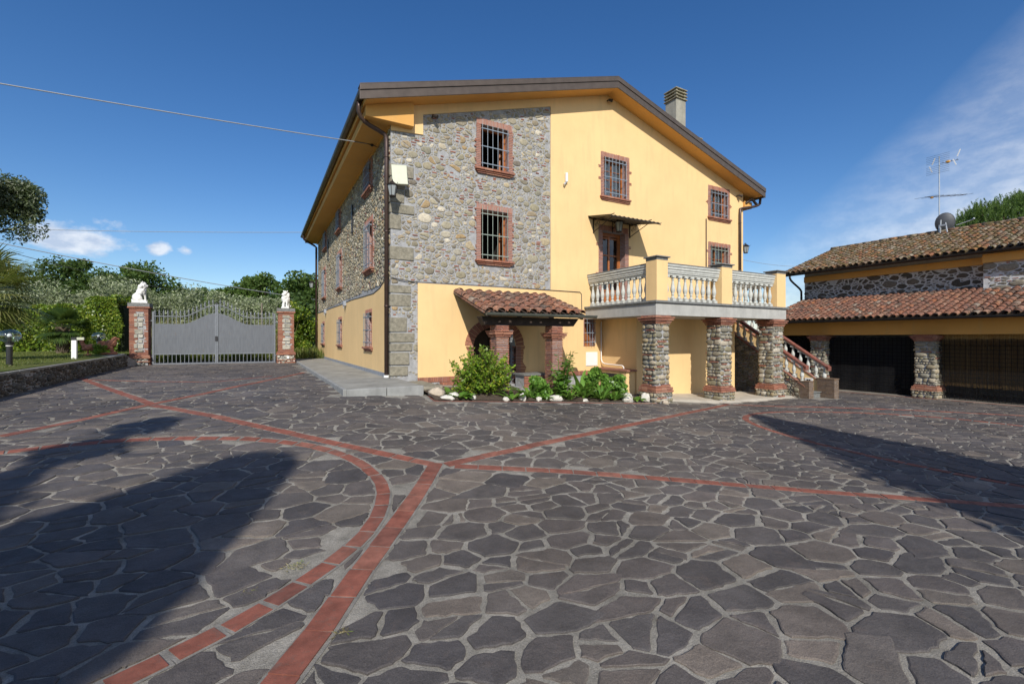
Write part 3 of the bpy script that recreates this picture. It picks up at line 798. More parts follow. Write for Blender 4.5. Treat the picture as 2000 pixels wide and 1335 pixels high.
def window(F, r, style='open', nv=6, bars=GALV, sill=True, jag=.05, lab=None, seed=0, top=0, teeth=(), cols=2, rows=3, y=-.07, w=.13, recess=.17, wt=.15):
    x0, x1, z0, z1 = r
    mb = MB(F); y0 = recess; t = .06
    # outer frame
    mb.box(x0, x0 + t, y0, y0 + .07, z0, z1); mb.box(x1 - t, x1, y0, y0 + .07, z0, z1)
    mb.box(x0 + t, x1 - t, y0, y0 + .07, z1 - t, z1); mb.box(x0 + t, x1 - t, y0, y0 + .07, z0, z0 + t)
    gl = MB(F); gls = []; xm = (x0 + x1) / 2
    if style == 'open':
        # casements swung inwards
        for (hx, ang) in ((x0 + t, 75), (x1 - t, 100)):
            s = 1 if hx < xm else -1; wl = (x1 - x0) / 2 - t; a = R(ang)
            dx, dy = s * math.cos(a), math.sin(a)
            def P(u, d, z): return (hx + dx * u - dy * d * s, y0 + .07 + dy * u + dx * d * s, z)
            for (u0, u1, za, zb) in ((0, .06, z0 + t, z1 - t), (wl - .06, wl, z0 + t, z1 - t), (.06, wl - .06, z0 + t, z0 + t + .07), (.06, wl - .06, z1 - t - .07, z1 - t), (.06, wl - .06, (z0 + z1) / 2, (z0 + z1) / 2 + .03)):
                mb.hexa([P(u0, 0, za), P(u1, 0, za), P(u1, .045, za), P(u0, .045, za)], [P(u0, 0, zb), P(u1, 0, zb), P(u1, .045, zb), P(u0, .045, zb)])
            gl = MB(F); gl.add([P(.06, .02, z0 + t + .07), P(wl - .06, .02, z0 + t + .07), P(wl - .06, .02, z1 - t - .07), P(.06, .02, z1 - t - .07)], [(0, 1, 2, 3)]); gls.append(gl)
    else:
        mb.box(xm - .018, xm + .018, y0 + .005, y0 + .06, z0 + t, z1 - t)
        for i in range(1, rows):
            z = z0 + t + (z1 - z0 - 2 * t) * i / rows
            mb.box(x0 + t, xm - .03, y0 + .015, y0 + .05, z - .008, z + .008); mb.box(xm + .03, x1 - t, y0 + .015, y0 + .05, z - .008, z + .008)
        if style == 'dark':
            z = z0 + t
            while z < z1 - t - .02: mb.hexa([(x0 + t, y0 + .01, z), (x1 - t, y0 + .01, z), (x1 - t, y0 + .02, z), (x0 + t, y0 + .02, z)], [(x0 + t, y0 + .04, z + .045), (x1 - t, y0 + .04, z + .045), (x1 - t, y0 + .05, z + .045), (x0 + t, y0 + .05, z + .045)]); z += .05
        else: gl.add([(x0 + t, y0 + .035, z0 + t), (x1 - t, y0 + .035, z0 + t), (x1 - t, y0 + .035, z1 - t), (x0 + t, y0 + .035, z1 - t)], [(0, 1, 2, 3)])
    win = mb.build('window', [WOOD], house)
    if lab: win['label'] = lab
    for g_ in (gls or ([gl] if gl.f else [])): g_.build('pane', [GLASS], win)
    mb = MB(F); surround(mb, x0, x1, z0, z1, w, wt, seed=seed, jag=jag, teeth=teeth); mb.build('brick_surround', [BRICK_P, MORTAR], win)
    if bars is not None:
        mb = MB(F); grille(mb, x0 + .01, x1 - .01, z0, z1, nv, 3, y, top); mb.build('grille', [bars], win)
    if sill:
        mb = MB(F); a = .17
        for (e, ya, za, zb) in ((a, -.13, z0 - .055, z0 + .004), (a - .03, -.09, z0 - .10, z0 - .058), (a - .07, -.06, z0 - .14, z0 - .103)):
            x = x0 - e
            while x < x1 + e - .05:
                q = min(x + .26, x1 + e); mb.box(x + .002, q - .002, ya, .12 if za > z0 - .06 else 0, za, zb, 0, .001); x = q
        mb.build('sill', [BRICK], win, bevel=.01)
    if style != 'open' and style != 'dark':
        mb = MB(F); n = 22
        for k in range(n):
            xa = x0 + .04 + (x1 - x0 - .08) * k / n; xb = x0 + .04 + (x1 - x0 - .08) * (k + 1) / n
            ya = y0 + .085 + .012 * math.sin(k * 1.9); yb = y0 + .085 + .012 * math.sin((k + 1) * 1.9)
            if abs((xa + xb) / 2 - xm) < .03: continue
            mb.add([(xa, ya, z0), (xb, yb, z0), (xb, yb, z1), (xa, ya, z1)], [(0, 1, 2, 3)])
        mb.build('curtain', [CURT], win)
    return win
window(FF, w1, 'open', 6, GALV, lab='barred window in the stone gable, upper storey', seed=1, jag=.06)
window(FF, w2, 'open', 6, GALV_G, lab='barred window in the stone gable, middle storey', seed=2, top=.1, jag=.06)
window(FF, w3, 'shut', 7, GALV, seed=3, jag=0, teeth=((7.25, .13), (6.86, .13)), rows=4)
window(FF, w4, 'shut', 6, GALV, seed=4, jag=0, teeth=((6.85, .13),), rows=3)
window(FF, w5, 'shut', 6, GALV_G, seed=5, jag=0, teeth=((4.98, .16),), rows=3, sill=False, top=.08)
window(FF, w6, 'dark', 4, GALV, sill=False, seed=6, y=-.14, w=.02, wt=.02, jag=0, lab='small low barred window beside the porch')
for i, r in enumerate(sw_low): window(FL, L_(r), 'dark', 5, GALV, sill=True, seed=10 + i, y=-.11, w=.05, wt=.1, jag=.0)
for i, r in enumerate(sw_mid): window(FL, L_(r), 'dark', 6, GALV, seed=20 + i, jag=.06, y=-.11)
for i, r in enumerate(sw_up): window(FL, L_(r), 'dark', 6, GALV, seed=30 + i, jag=.06, y=-.1)
for y, a, b in slits:
    mb = MB(FL); mb.box(-y - .055, -y + .055, -.06, .1, a, b - .02); mb.build('slit_with_shadow', [BLACKP], house)  # black strip stands for the slit opening and its shadow streak together

# ---- balcony door
mb = MB(FF); x0, x1, z0, z1 = dr; y0 = .2; t = .09
mb.box(x0, x0 + t, y0, y0 + .08, z0, z1); mb.box(x1 - t, x1, y0, y0 + .08, z0, z1); mb.box(x0 + t, x1 - t, y0, y0 + .08, z1 - .12, z1)
xm = (x0 + x1) / 2
t = .06
for xa, xb in ((x0 + t, x0 + t + .06), (xm - .035, xm + .035), (x1 - t - .06, x1 - t)): mb.box(xa, xb, y0 + .02, y0 + .065, z0, z1 - .12)
for z in (z0 + .05, z0 + .6, z0 + 1.2, z0 + 1.78, z1 - .17): mb.box(x0 + t, x1 - t, y0 + .025, y0 + .06, z - .025, z + .025)
mb.box(x0 + t, x1 - t, y0 + .03, y0 + .055, z0, z0 + .55)
door = mb.build('door', [WOOD], house); door['label'] = 'brown glazed balcony door under the metal awning'
mb = MB(FF); mb.add([(x0 + t, y0 + .045, z0 + .6), (x1 - t, y0 + .045, z0 + .6), (x1 - t, y0 + .045, z1 - .12), (x0 + t, y0 + .045, z1 - .12)], [(0, 1, 2, 3)]); mb.build('pane', [GLASS], door)
mb = MB(FF); surround(mb, x0, x1, z0, z1, .16, .17, jag=0, seed=8, teeth=((4.7, .13), (3.75, .13), (3.05, .1))); mb.build('brick_surround', [BRICK_P, MORTAR], door)
mb = MB(FF); mb.box(xm + .01, xm + .03, y0 - .03, y0 + .02, z0 + 1.02, z0 + 1.14); mb.build('handle', [ALU], door)
# ---- arched ground floor doorway
mb = MB(FF); rg = random.Random(5)
for k in range(19):
    t0 = math.pi * k / 19; t1 = math.pi * (k + .86) / 19
    q = lambda r_, r2, t: (5.875 + r_ * math.cos(t), 1.45 + r2 * math.sin(t))
    ro = .675 + .26 + rg.uniform(-.01, .01)
    a, b, c, d = q(.675, .53, t0), q(ro, ro - .145, t0), q(ro, ro - .145, t1), q(.675, .53, t1)
    mb.add([(a[0], -.05, a[1]), (b[0], -.05, b[1]), (c[0], -.05, c[1]), (d[0], -.05, d[1]), (a[0], .3, a[1]), (b[0], 0, b[1]), (c[0], 0, c[1]), (d[0], .3, d[1])],
           [(0, 1, 2, 3), (4, 7, 6, 5), (0, 4, 5, 1), (1, 5, 6, 2), (2, 6, 7, 3), (3, 7, 4, 0)], 0)
z = .34
while z < 1.44:
    for s in (0, 1):
        e = .13 + .09 * max(0, math.sin(z * 9 + 1)) + rg.uniform(0, .03)
        if s == 0: mb.box(5.2 - e, 5.2, -.05, .2, z, z + .034, 0, .002)
        else: mb.box(6.55, 6.55 + e + .1, -.05, .2, z, z + .034, 0, .002)
    z += .046
mb.box(5.08, 5.2, -.034, .1, .33, 1.44, 1); mb.box(6.55, 6.72, -.034, .1, .33, 1.44, 1)
mb.build('arch_surround', [BRICK, MORTAR], house)
mb = MB(FF); mb.box(5.21, 6.54, .34, .38, .32, 1.98)
for x in (5.21, 5.85, 6.46): mb.box(x, x + .08, .3, .34, .32, 1.95)
mb.build('arched_door', [WOOD_D], house)

# ---- projecting basement under the balcony
mb = MB()
mb.box(9.78, 14.35, 10.0, WY - .04, -.5, 2.27); mb.box(9.42, 9.78, 10.05, 11.3, -.3, .68)
mb.build('basement_wall', [STUC], house)
mb = MB(); mb.box(9.9, 14.36, 9.985, 9.999, -.4, -.14); mb.build('basement_skirting', [M_basic('pale_skirting', (.42, .45, .5), .8)], house)
mb = MB(); mb.box(9.38, 9.79, 9.98, 11.45, .68, .73); mb.build('ledge', [BRICK], house)
mb = MB(); mb.box(9.395, 9.418, 10.25, 10.68, .02, .6); mb.tube([(9.38, 10.65, .2), (9.38, 10.65, .4)], .012, 6); mb.build('cupboard_door', [BLACKP], house)
mb = MB(); mb.box(9.395, 9.418, 10.71, 11.15, .02, .6); mb.build('cupboard_door', [BLACKP], house)
mb = MB(); mb.box(9.12, 9.58, WY - .05, WY - .031, .78, 1.22); mb.box(9.135, 9.565, WY - .056, WY - .05, .8, 1.2); mb.box(9.5, 9.52, WY - .07, WY - .056, .9, 1.05)
mb.build('meter_hatch', [WHITE], house)
mb = MB(); mb.tube([(9.7, 11.5, 2.2), (9.7, 11.5, 1.0)] + curve((9.7, 11.48, .95), (9.7, 11.45, .85), (9.7, 11.3, .84), (9.7, 11.1, .84), 5) + [(9.7, 10.7, .83)] + curve((9.7, 10.6, .83), (9.7, 10.5, .83), (9.7, 10.45, .8), (9.7, 10.45, .73), 4), .018, 8)
mb.build('conduit', [WHITE], house, smooth=True)
mb = MB(); mb.box(10.3, 11.35, 9.955, 9.985, -.12, -.07); mb.box(10.1, 10.3, 9.93, 9.985, -.16, .0); mb.build('cable_trunking', [WHITE], house)

# ---- stone pillars
BAND_H = .5
def stone_pillar(name, parent, x0, x1, y0, y1, z0, z1, seed, mats=None, capital=True, lab=None):
    mb = MB(); e = .06
    rg = random.Random(seed)
    mb.box(x0 + .015, x1 - .015, y0 + .015, y1 - .015, z0, z1, 2); mb.box(x0 - e + .015, x1 + e - .015, y0 - e + .015, y1 + e - .015, z0, z0 + .33, 2)
    F4 = [(Matrix.Translation((0, y0, 0)), x0, x1), (Matrix(((0, 1, 0, x0), (-1, 0, 0, 0), (0, 0, 1, 0), (0, 0, 0, 1))), -y1, -y0),
          (Matrix(((0, -1, 0, x1), (1, 0, 0, 0), (0, 0, 1, 0), (0, 0, 0, 1))), y0, y1), (Matrix(((-1, 0, 0, 0), (0, -1, 0, y1), (0, 0, 1, 0), (0, 0, 0, 1))), -x1, -x0)]
    cz = z1 - (.22 if capital else 0)
    for i, (F, a, b) in enumerate(F4):
        mb.M = F
        z = z0 + .5
        def course(za, h, a, b, off):
            u = a
            if rg.random() < .34 and h > .09:
                uu = rg.uniform(a, (a + b) / 2 - .05); w = rg.uniform(.2, .34)
                mb.box(uu, min(uu + w, b + .01), off - .03, off + .05, za, za + .03, 1, .004); za += .035; h -= .035
            while u < b - .02:
                w = h * rg.uniform(.7, 2.3)
                if u + w > b - .07: w = b - u
                c = (u + w / 2, za + h / 2); A = w / 2 - .004; B = h / 2 - .004; seg = 10
                d = rg.uniform(.01, .05); pq = rg.choice([2.4, 4, 6]); rr = [rg.uniform(.84, 1.06) for _ in range(seg)]
                vs = [(c[0], off - d, c[1])]
                for ring, hh in ((.55, .93), (.85, .55), (1.0, -.2)):
                    for k in range(seg):
                        th = 2 * math.pi * (k + .3) / seg; cx, cy = math.cos(th), math.sin(th); q = (abs(cx) ** pq + abs(cy) ** pq) ** (-1 / pq)
                        vs.append((c[0] + A * q * cx * rr[k] * ring, off - d * hh if hh > 0 else off + .02, c[1] + B * q * cy * rr[k] * ring))
                fs = [(0, 1 + k, 1 + (k + 1) % seg) for k in range(seg)]
                for rI in (0, 1):
                    o_ = 1 + rI * seg
                    fs += [(o_ + k, o_ + seg + k, o_ + seg + (k + 1) % seg, o_ + (k + 1) % seg) for k in range(seg)]
                mb.add(vs, fs, 0)
                u += w
        while z < cz - .03:
            h = rg.choice([.07, .10, .13, .16, .18]); h = min(h, cz - z)
            course(z, h, a - .012, b + .012, 0); z += h
        z = z0 - .02
        while z < z0 + .32:
            h = max(.03, min(rg.choice([.08, .11, .14]), z0 + .33 - z)); course(z, h, a - e - .01, b + e + .01, -e); z += h
    mb.M = Matrix()
    def ring(za, zb, ex):
        for (s0, s1, yy0, yy1, n) in ((x0 - ex, x1 + ex, y0 - ex, y0 + .05, 3), (x0 - ex, x1 + ex, y1 - .05, y1 + ex, 3)):
            L = (s1 - s0) / n
            for k in range(n): mb.box(s0 + k * L + .003, s0 + (k + 1) * L - .003, yy0, yy1, za, zb, 1, .003)
        for xx0, xx1 in ((x0 - ex, x0 + .05), (x1 - .05, x1 + ex)):
            L = (y1 - y0 - .1) / 2
            for k in range(2): mb.box(xx0, xx1, y0 + .05 + k * L + .003, y0 + .05 + (k + 1) * L - .003, za, zb, 1, .003)
    ring(z0 + .33, z0 + .375, .085); ring(z0 + .385, z0 + .455, .07); ring(z0 + .465, z0 + .5, .03)
    if capital:
        ring(cz + .0, cz + .035, .03); ring(cz + .045, cz + .08, .05); ring(cz + .09, cz + .14, .085); ring(cz + .15, cz + .18, .11); ring(cz + .185, cz + .22, .03)
    o = mb.build(name, mats or [STONE_P, BRICK, MORTAR], parent); sm_by_mat(o)
    if lab: o['label'] = lab
    return o

# ---- balcony
mb = MB()
BX0, BX1, BY0 = 9.1, 14.97, 8.6
mb.box(BX0, BX1, BY0, WY - .032, 2.27, 2.60)
balc = mb.build('balcony', [CONC], house, bevel=.006); balc['label'] = 'grey balcony slab on stone pillars in front of the yellow wall'
mb = MB(); mb.box(BX0 - .05, BX1 + .1, BY0 - .05, WY - .034, 2.603, 2.66); mb.build('paving_edge', [CONC_D], balc, bevel=.006)
stone_pillar('pillar', balc, 9.12, 9.62, 8.63, 9.1, -.10, 2.268, 41)
stone_pillar('pillar', balc, 11.74, 12.24, 8.63, 9.1, -.24, 2.268, 42)
stone_pillar('pillar', balc, 14.3, 14.86, 8.63, 9.1, -.30, 2.268, 43)
def post(x0, x1, y0, y1):
    mb = MB(); mb.box(x0, x1, y0, y1, 2.661, 3.73, 0); mb.box(x0 - .004, x1 + .004, y0 - .004, y1 + .004, 3.731, 3.80, 1); mb.box(x0 - .05, x1 + .05, y0 - .05, y1 + .05, 3.802, 3.835, 1)
    mb.build('post', [STUC, CONC_D], balc, bevel=.008)
post(9.12, 9.53, 8.59, 8.98); post(11.75, 12.22, 8.59, 8.98); post(14.46, 14.93, 8.59, 8.98)
def rail(p0, p1, axis):
    mb = MB()
    for (w, za, zb, mi) in ((.10, 3.37, 3.42, 0), (.15, 3.42, 3.46, 0), (.17, 3.465, 3.52, 0), (.20, 3.53, 3.60, 0), (.24, 3.605, 3.655, 0), (.25, 3.657, 3.69, 1)):
        if axis == 'x': mb.box(p0[0], p1[0], p0[1] - w / 2, p0[1] + w / 2, za, zb, mi)
        else: mb.box(p0[0] - w / 2, p0[0] + w / 2, p0[1], p1[1], za, zb, mi)
    mb.build('handrail', [CONC_B, CONC_D], balc, bevel=.008)
rail((9.53, 8.76), (11.75, 8.76), 'x'); rail((12.22, 8.76), (14.46, 8.76), 'x'); rail((9.29, 8.98), (9.29, WY - .035), 'y')
rail((14.75, 8.98), (14.75, 10.7), 'y')
def baluster_mesh(H, s=1.0):
    mb = MB(); w = .066 * s
    mb.box(-w, w, -w, w, 0, .09 * s); mb.box(-w * .95, w * .95, -w * .95, w * .95, H - .05, H)
    pr = [(.055, .09), (.062, .10), (.058, .115), (.034, .15), (.030, .185), (.040, .19), (.040, .205), (.034, .212), (.045, .25), (.060, .30), (.063, .33), (.060, .37), (.048, .44), (.035, .52), (.029, .57), (.028, .60), (.038, .605), (.038, .62), (.03, .63), (.036, .655), (.05, .66), (.05, .67)]
    k = (H - .05) / .67
    mb.lathe([(r * s, z * k) for r, z in pr], (0, 0, 0), 14)
    b = mb.build('tmp', [CONC_B], None); me = b.data; bpy.data.objects.remove(b); me.name = 'baluster'
    # smooth the turned part only
    f = [len(p.vertices) == 4 and p.index > 11 for p in me.polygons]; me.polygons.foreach_set('use_smooth', f)
    return me
BME = baluster_mesh(.705)
def baluster(parent, x, y, z, me=BME, sz=1.0):
    o = bpy.data.objects.new('baluster', me); COL.objects.link(o); o.parent = parent
    off = OFF[root_of(parent).name]; o.location = Vector((x, y, z)) - off; o.scale = (1, 1, sz); return o
for k in range(9): baluster(balc, 9.66 + k * .245, 8.76, 2.662)
for k in range(9): baluster(balc, 12.35 + k * .2475, 8.76, 2.662)
for k in range(11): baluster(balc, 9.29, 9.13 + k * .228, 2.662)
for k in range(7): baluster(balc, 14.75, 9.15 + k * .235, 2.662)

# ---- staircase down from the balcony
SX0, SX1 = 15.22, 16.25     # outer faces
def sz_(y): return -.24 + .68 * (y - 8.12)   # nosing line
mb = MB()
mb.hexa([(SX0 + .22, 8.2, -.4), (SX1 - .2, 8.2, -.4), (SX1 - .2, 11.5, -.4), (SX0 + .22, 11.5, -.4)], [(SX0 + .22, 8.2, -.3), (SX1 - .2, 8.2, -.3), (SX1 - .2, 11.5, 1.9), (SX0 + .22, 11.5, 1.9)])
stair = mb.build('staircase', [CONC], house); stair['label'] = 'outside staircase with turned balusters and terracotta rail'
for k in range(12):
    mb = MB(); y = 8.08 + k * .262; z = -.25 + (k + 1) * .178
    mb.box(SX0 + .2, SX1 - .18, y + .02, y + .5, z - .21, z - .03, 1); mb.box(SX0 + .2, SX1 - .18, y - .02, y + .32, z - .028, z, 1)
    mb.build('step', [CONC, CONC_D], stair)
FS = frame_left(SX0)
def sidewall(x0, x1, top, mi):
    mb = MB(frame_left(x0)); d = x1 - x0
    mb.prism([(-11.5, -.4), (-8.15, -.4), (-8.15, sz_(8.15) + top), (-11.5, sz_(11.5) + top)], [], 0, d)
    return mb
mb = sidewall(SX0 + .02, SX0 + .2, .32, 0)
mb2 = MB(FS)
rubble(mb2, -11.4, -8.3, -.25, 2.5, [(.14, 10), (.09, 60), (.055, 250), (.03, 400)], 51, lambda U, Z: Z < sz_(-U) + .3, .4, .12)
o = mb.build('parapet', [MORTAR], stair); o2 = mb2.build('rubble_face', [STONE_P, BRICK], stair); sm_by_mat(o2)
SX2 = SX1
mb = sidewall(SX2 - .18, SX2, .45, 0); mb.build('parapet', [STUC], stair)
for (xa, xb, tp, yb) in ((SX0 - .02, SX0 + .24, .32, 8.2), (SX2 - .2, SX2 + .03, .45, 7.9)):
    n = 12; mb = MB()
    for k in range(n):
        ya = 8.15 + k * (3.3 / n); yc = ya + 3.3 / n - .006
        mb.hexa([(xa, ya, sz_(ya) + tp), (xb, ya, sz_(ya) + tp), (xb, yc, sz_(yc) + tp), (xa, yc, sz_(yc) + tp)], [(xa, ya, sz_(ya) + tp + .035), (xb, ya, sz_(ya) + tp + .035), (xb, yc, sz_(yc) + tp + .035), (xa, yc, sz_(yc) + tp + .035)])
    mb.build('coping', [BRICK], stair)
def brick_stub(x0, x1, y0, y1, z0, z1):
    mb = MB(); mb.box(x0 + .01, x1 - .01, y0 + .01, y1 - .01, z0, z1 - .01, 1)
    z = z0; i = 0
    while z < z1 - .03:
        h = .03
        for (a, b, c, d) in ((x0, x1, y0, y0 + .06), (x0, x1, y1 - .06, y1)): mb.box(a, (a + b) / 2 - .003 + .03 * (i % 2), c, d, z + .004, z + h, 0, .002); mb.box((a + b) / 2 + .003 + .03 * (i % 2), b, c, d, z + .004, z + h, 0, .002)
        for (a, b) in ((x0, x0 + .06), (x1 - .06, x1)): 
            n = max(1, round((y1 - y0 - .12) / .22)); L = (y1 - y0 - .12) / n
            for k in range(n): mb.box(a, b, y0 + .062 + k * L, y0 + .058 + (k + 1) * L, z + .004, z + h, 0, .002)
        z += h + .008; i += 1
    mb.box(x0 - .01, x1 + .01, y0 - .01, y1 + .01, z1 - .03, z1, 0)
    mb.build('brick_pier', [BRICK_D, MORTAR], stair)
brick_stub(SX0 - .01, SX0 + .25, 8.02, 8.55, -.28, .30); brick_stub(SX2 - .24, SX2 + .03, 7.68, 8.2, -.30, .37)
for (x, tp, ys) in ((SX0 + .11, .36, 8.2), (SX2 - .09, .49, 7.95)):
    mb = MB(); y0_ = ys - .02; zt0 = lambda y: sz_(y) + tp + .50
    n = 10
    pts = [(x, y0_ + k * (11.45 - y0_) / n) for k in range(n + 1)]
    for k in range(n):
        ya, yb = pts[k][1], pts[k + 1][1] - .008
        for (w, za, zb, mi) in ((.05, 0, .05, 1), (.085, .055, .13, 0)):
            mb.hexa([(x - w, ya, zt0(ya) + za), (x + w, ya, zt0(ya) + za), (x + w, yb, zt0(yb) + za), (x - w, yb, zt0(yb) + za)], [(x - w, ya, zt0(ya) + zb), (x + w, ya, zt0(ya) + zb), (x + w, yb, zt0(yb) + zb), (x - w, yb, zt0(yb) + zb)], mi)
    mb.tube([(x - .085, y0_, zt0(y0_) + .09), (x + .085, y0_, zt0(y0_) + .09)], .055, 10, 0); mb.box(x - .085, x + .085, y0_ - .05, y0_ + .03, zt0(y0_) - .02, zt0(y0_) + .09)
    mb.build('stair_rail', [BANDT, CONC_B], stair, bevel=.01)
    k = 0
    while ys + .1 + k * .25 < 11.3:
        y = ys + .1 + k * .25; baluster(stair, x, y, sz_(y) + tp - .03, BME, .78); k += 1
mb = MB(); mb.box(SX2 - .2, SX2 - .181, 8.35, 8.6, .19, .34, 0); mb.box(SX2 - .207, SX2 - .2, 8.42, 8.47, .235, .295, 1); mb.box(SX2 - .207, SX2 - .2, 8.49, 8.54, .235, .295, 1)
mb.build('wall_plate', [WHITE, BLACKP], stair)

# ---- porch
mb = MB()
PX0, PX1, PYG = 4.66, 7.62, 9.72
def pz(y): return 2.93 - .33 * (WY - y)
for x in (PX0 + .08, 5.6, 6.55, PX1 - .12):
    mb.hexa([(x, PYG, pz(PYG) - .16), (x + .09, PYG, pz(PYG) - .16), (x + .09, WY - .03, pz(WY) - .16), (x, WY - .03, pz(WY) - .16)], [(x, PYG, pz(PYG) - .05), (x + .09, PYG, pz(PYG) - .05), (x + .09, WY - .03, pz(WY) - .05), (x, WY - .03, pz(WY) - .05)])
mb.hexa([(PX0, PYG - .02, pz(PYG) - .055), (PX1, PYG - .02, pz(PYG) - .055), (PX1, WY - .03, pz(WY) - .055), (PX0, WY - .03, pz(WY) - .055)], [(PX0, PYG - .02, pz(PYG) - .02), (PX1, PYG - .02, pz(PYG) - .02), (PX1, WY - .03, pz(WY) - .02), (PX0, WY - .03, pz(WY) - .02)])
mb.hexa([(PX0 + .1, 9.9, 1.98), (PX1 - .22, 9.9, 1.98), (PX1 - .22, 10.15, 1.98), (PX0 + .1, 10.15, 1.98)], [(PX0 - .02, 9.9, 2.19), (PX1 - .04, 9.9, 2.19), (PX1 - .04, 10.15, 2.19), (PX0 - .02, 10.15, 2.19)])
porch = mb.build('porch', [WOOD_D], house, bevel=.008); porch['label'] = 'small tiled porch roof on two brick pillars over the arched door'

def tiles(O, U, S, N, W, L, parent, mat, pitch=.205, expo=.30, r=.083, seed=0, name='roof_tiles', ntint=False, over=0.0):
    """O eave corner, U along the eave, S up the slope, N normal"""
    rg = random.Random(seed); O, U, S, N = map(Vector, (O, U, S, N))
    V = []; Fc = []; V2 = []; F2 = []
    nc = int(W / pitch); nr = int(math.ceil(L / expo))
    def half(c, s0, s1, r0, r1, lift0, lift1, up, V, F, tilt):
        n = 7; b = len(V)
        for (s_, rr, lf) in ((s0, r0, lift0), (s1, r1, lift1)):
            for k in range(n):
                t = math.pi * k / (n - 1)
                x = -math.cos(t) * rr; z = math.sin(t) * rr * (.85 if up else -.55) + lf
                V.append(O + U * (c + x + tilt * (s_ - s0)) + S * s_ + N * z)
        for k in range(n - 1): F.append((b + k, b + k + 1, b + n + k + 1, b + n + k))
        if up:
            b2 = len(V)
            for k in range(n):
                t = math.pi * k / (n - 1); V.append(O + U * (c - math.cos(t) * (r0 - .016)) + S * (s0 + .002) + N * (math.sin(t) * (r0 - .016) * .85 + lift0 - .002))
            for k in range(n - 1): F.append((b + k, b2 + k, b2 + k + 1, b + k + 1))
    for j in range(nr):
        s0 = j * expo + rg.uniform(-.012, .012)
        for i in range(nc + 1):
            c = i * pitch
            s1 = min(s0 + expo + .09, L + .02)
            if s0 > L - .05: continue
            if i < nc: half(c + pitch / 2, s0 - .0, s1, r * 1.02, r * .92, .045, .03, False, V2, F2, 0)
            half(c + rg.gauss(0, .007), s0 - .03 + rg.gauss(0, .014) - (.06 if rg.random() < .03 else 0), s1, r * 1.03, r * .84, .055 + rg.uniform(0, .01), .032, True, V, Fc, rg.uniform(-.03, .03))
    nv = len(V); vs = np.array([tuple(v) for v in V + V2]); 
    f = Fc + [tuple(q + nv for q in x) for x in F2]
    o = arr_obj(name, vs, np.array(f), mat, parent, True)
    if True:
        o.data.materials.append(TILE_B)
        mi = np.zeros(len(f), np.int32); mi[len(Fc):] = 1; o.data.polygons.foreach_set('material_index', mi)
    return o
def slope_axes(sx, sy, sl):
    h = Vector((sx, sy, 0)).normalized(); S = (h + Vector((0, 0, sl))).normalized(); return S
S = slope_axes(0, 1, .33); N = Vector((1, 0, 0)).cross(S)
tiles((PX0 + .06, PYG - .1, pz(PYG - .1) - .02), (1, 0, 0), S, N, PX1 - PX0 - .06, (WY - .04 - PYG + .1) * math.sqrt(1 + .33 ** 2), porch, TILE, pitch=.30, expo=.28, r=.115, seed=4)
mb = MB()
for k in range(7):   # verge tiles laid flat along the left edge
    y = PYG - .08 + k * .27
    mb.hexa([(PX0 - .06, y, pz(y) - .03), (PX0 + .12, y, pz(y) + .0), (PX0 + .12, y + .3, pz(y + .3) - .01), (PX0 - .06, y + .3, pz(y + .3) - .04)], [(PX0 - .06, y, pz(y) + .0), (PX0 + .12, y, pz(y) + .03), (PX0 + .12, y + .3, pz(y + .3) + .01), (PX0 - .06, y + .3, pz(y + .3) - .01)])
mb.build('verge_tiles', [TILE], porch)
gutter((PX0 - .02, PYG - .14, pz(PYG) - .06), (PX1 + .28, PYG - .14, pz(PYG) - .06), .065, GREYG, porch)
def brick_pillar(x0, x1, y0, y1, z0, z1, seed, parent):
    rg = random.Random(seed); mb = MB(); mb.box(x0 + .018, x1 - .018, y0 + .018, y1 - .018, z0, z1, 1)
    z = z0; i = 0; zc = z1 - .34
    def course(z, h, e):
        o_ = rg.uniform(-.06, .06)
        for (c, d) in ((y0 - e, y0 + .08), (y1 - .08, y1 + e)):
            xm = (x0 + x1) / 2 + o_
            mb.box(x0 - e, xm - .005, c, d, z, z + h, 0, .004); mb.box(xm + .005, x1 + e, c, d, z, z + h, 0, .004)
        for (a, b) in ((x0 - e, x0 + .08), (x1 - .08, x1 + e)): mb.box(a, b, y0 + .084, y1 - .084, z, z + h, 0, .004)
    while z < zc: course(z, .032, 0); z += .055
    for (h, e) in ((.03, .03), (.03, .045), (.055, .07), (.02, .09)): course(z, h, e); z += h + .006
    while z < z1 - .02: course(z, .032, 0); z += .045
    mb.build('pillar', [BRICK, MORTAR], parent)
brick_pillar(5.03, 5.38, 9.83, 10.18, .15, 1.98, 61, porch); brick_pillar(6.66, 7.0, 9.83, 10.18, .05, 1.98, 62, porch)
mb = MB(); mb.box(4.9, 7.3, 9.8, WY - .05, -.1, .28, 1); soldier(mb, 4.9, 7.3, .13, .29, 9.76, 9.8)
mb.box(6.45, 7.25, 10.9, 11.4, .28, .62, 1)
z = .29
while z < .6: mb.box(6.44, 7.26, 10.88, 10.9, z, z + .034, 0, .002); z += .046
mb.box(6.4, 7.3, 10.85, 11.45, .62, .66, 2)
mb.build('porch_floor', [BRICK, MORTAR, CONC_D], porch)
mb = MB(); mb.box(5.43, 5.5, 9.86, 9.98, 1.62, 1.86); mb.box(5.44, 5.49, 9.87, 9.95, 1.56, 1.62); mb.build('porch_lamp', [CONC_D], porch)

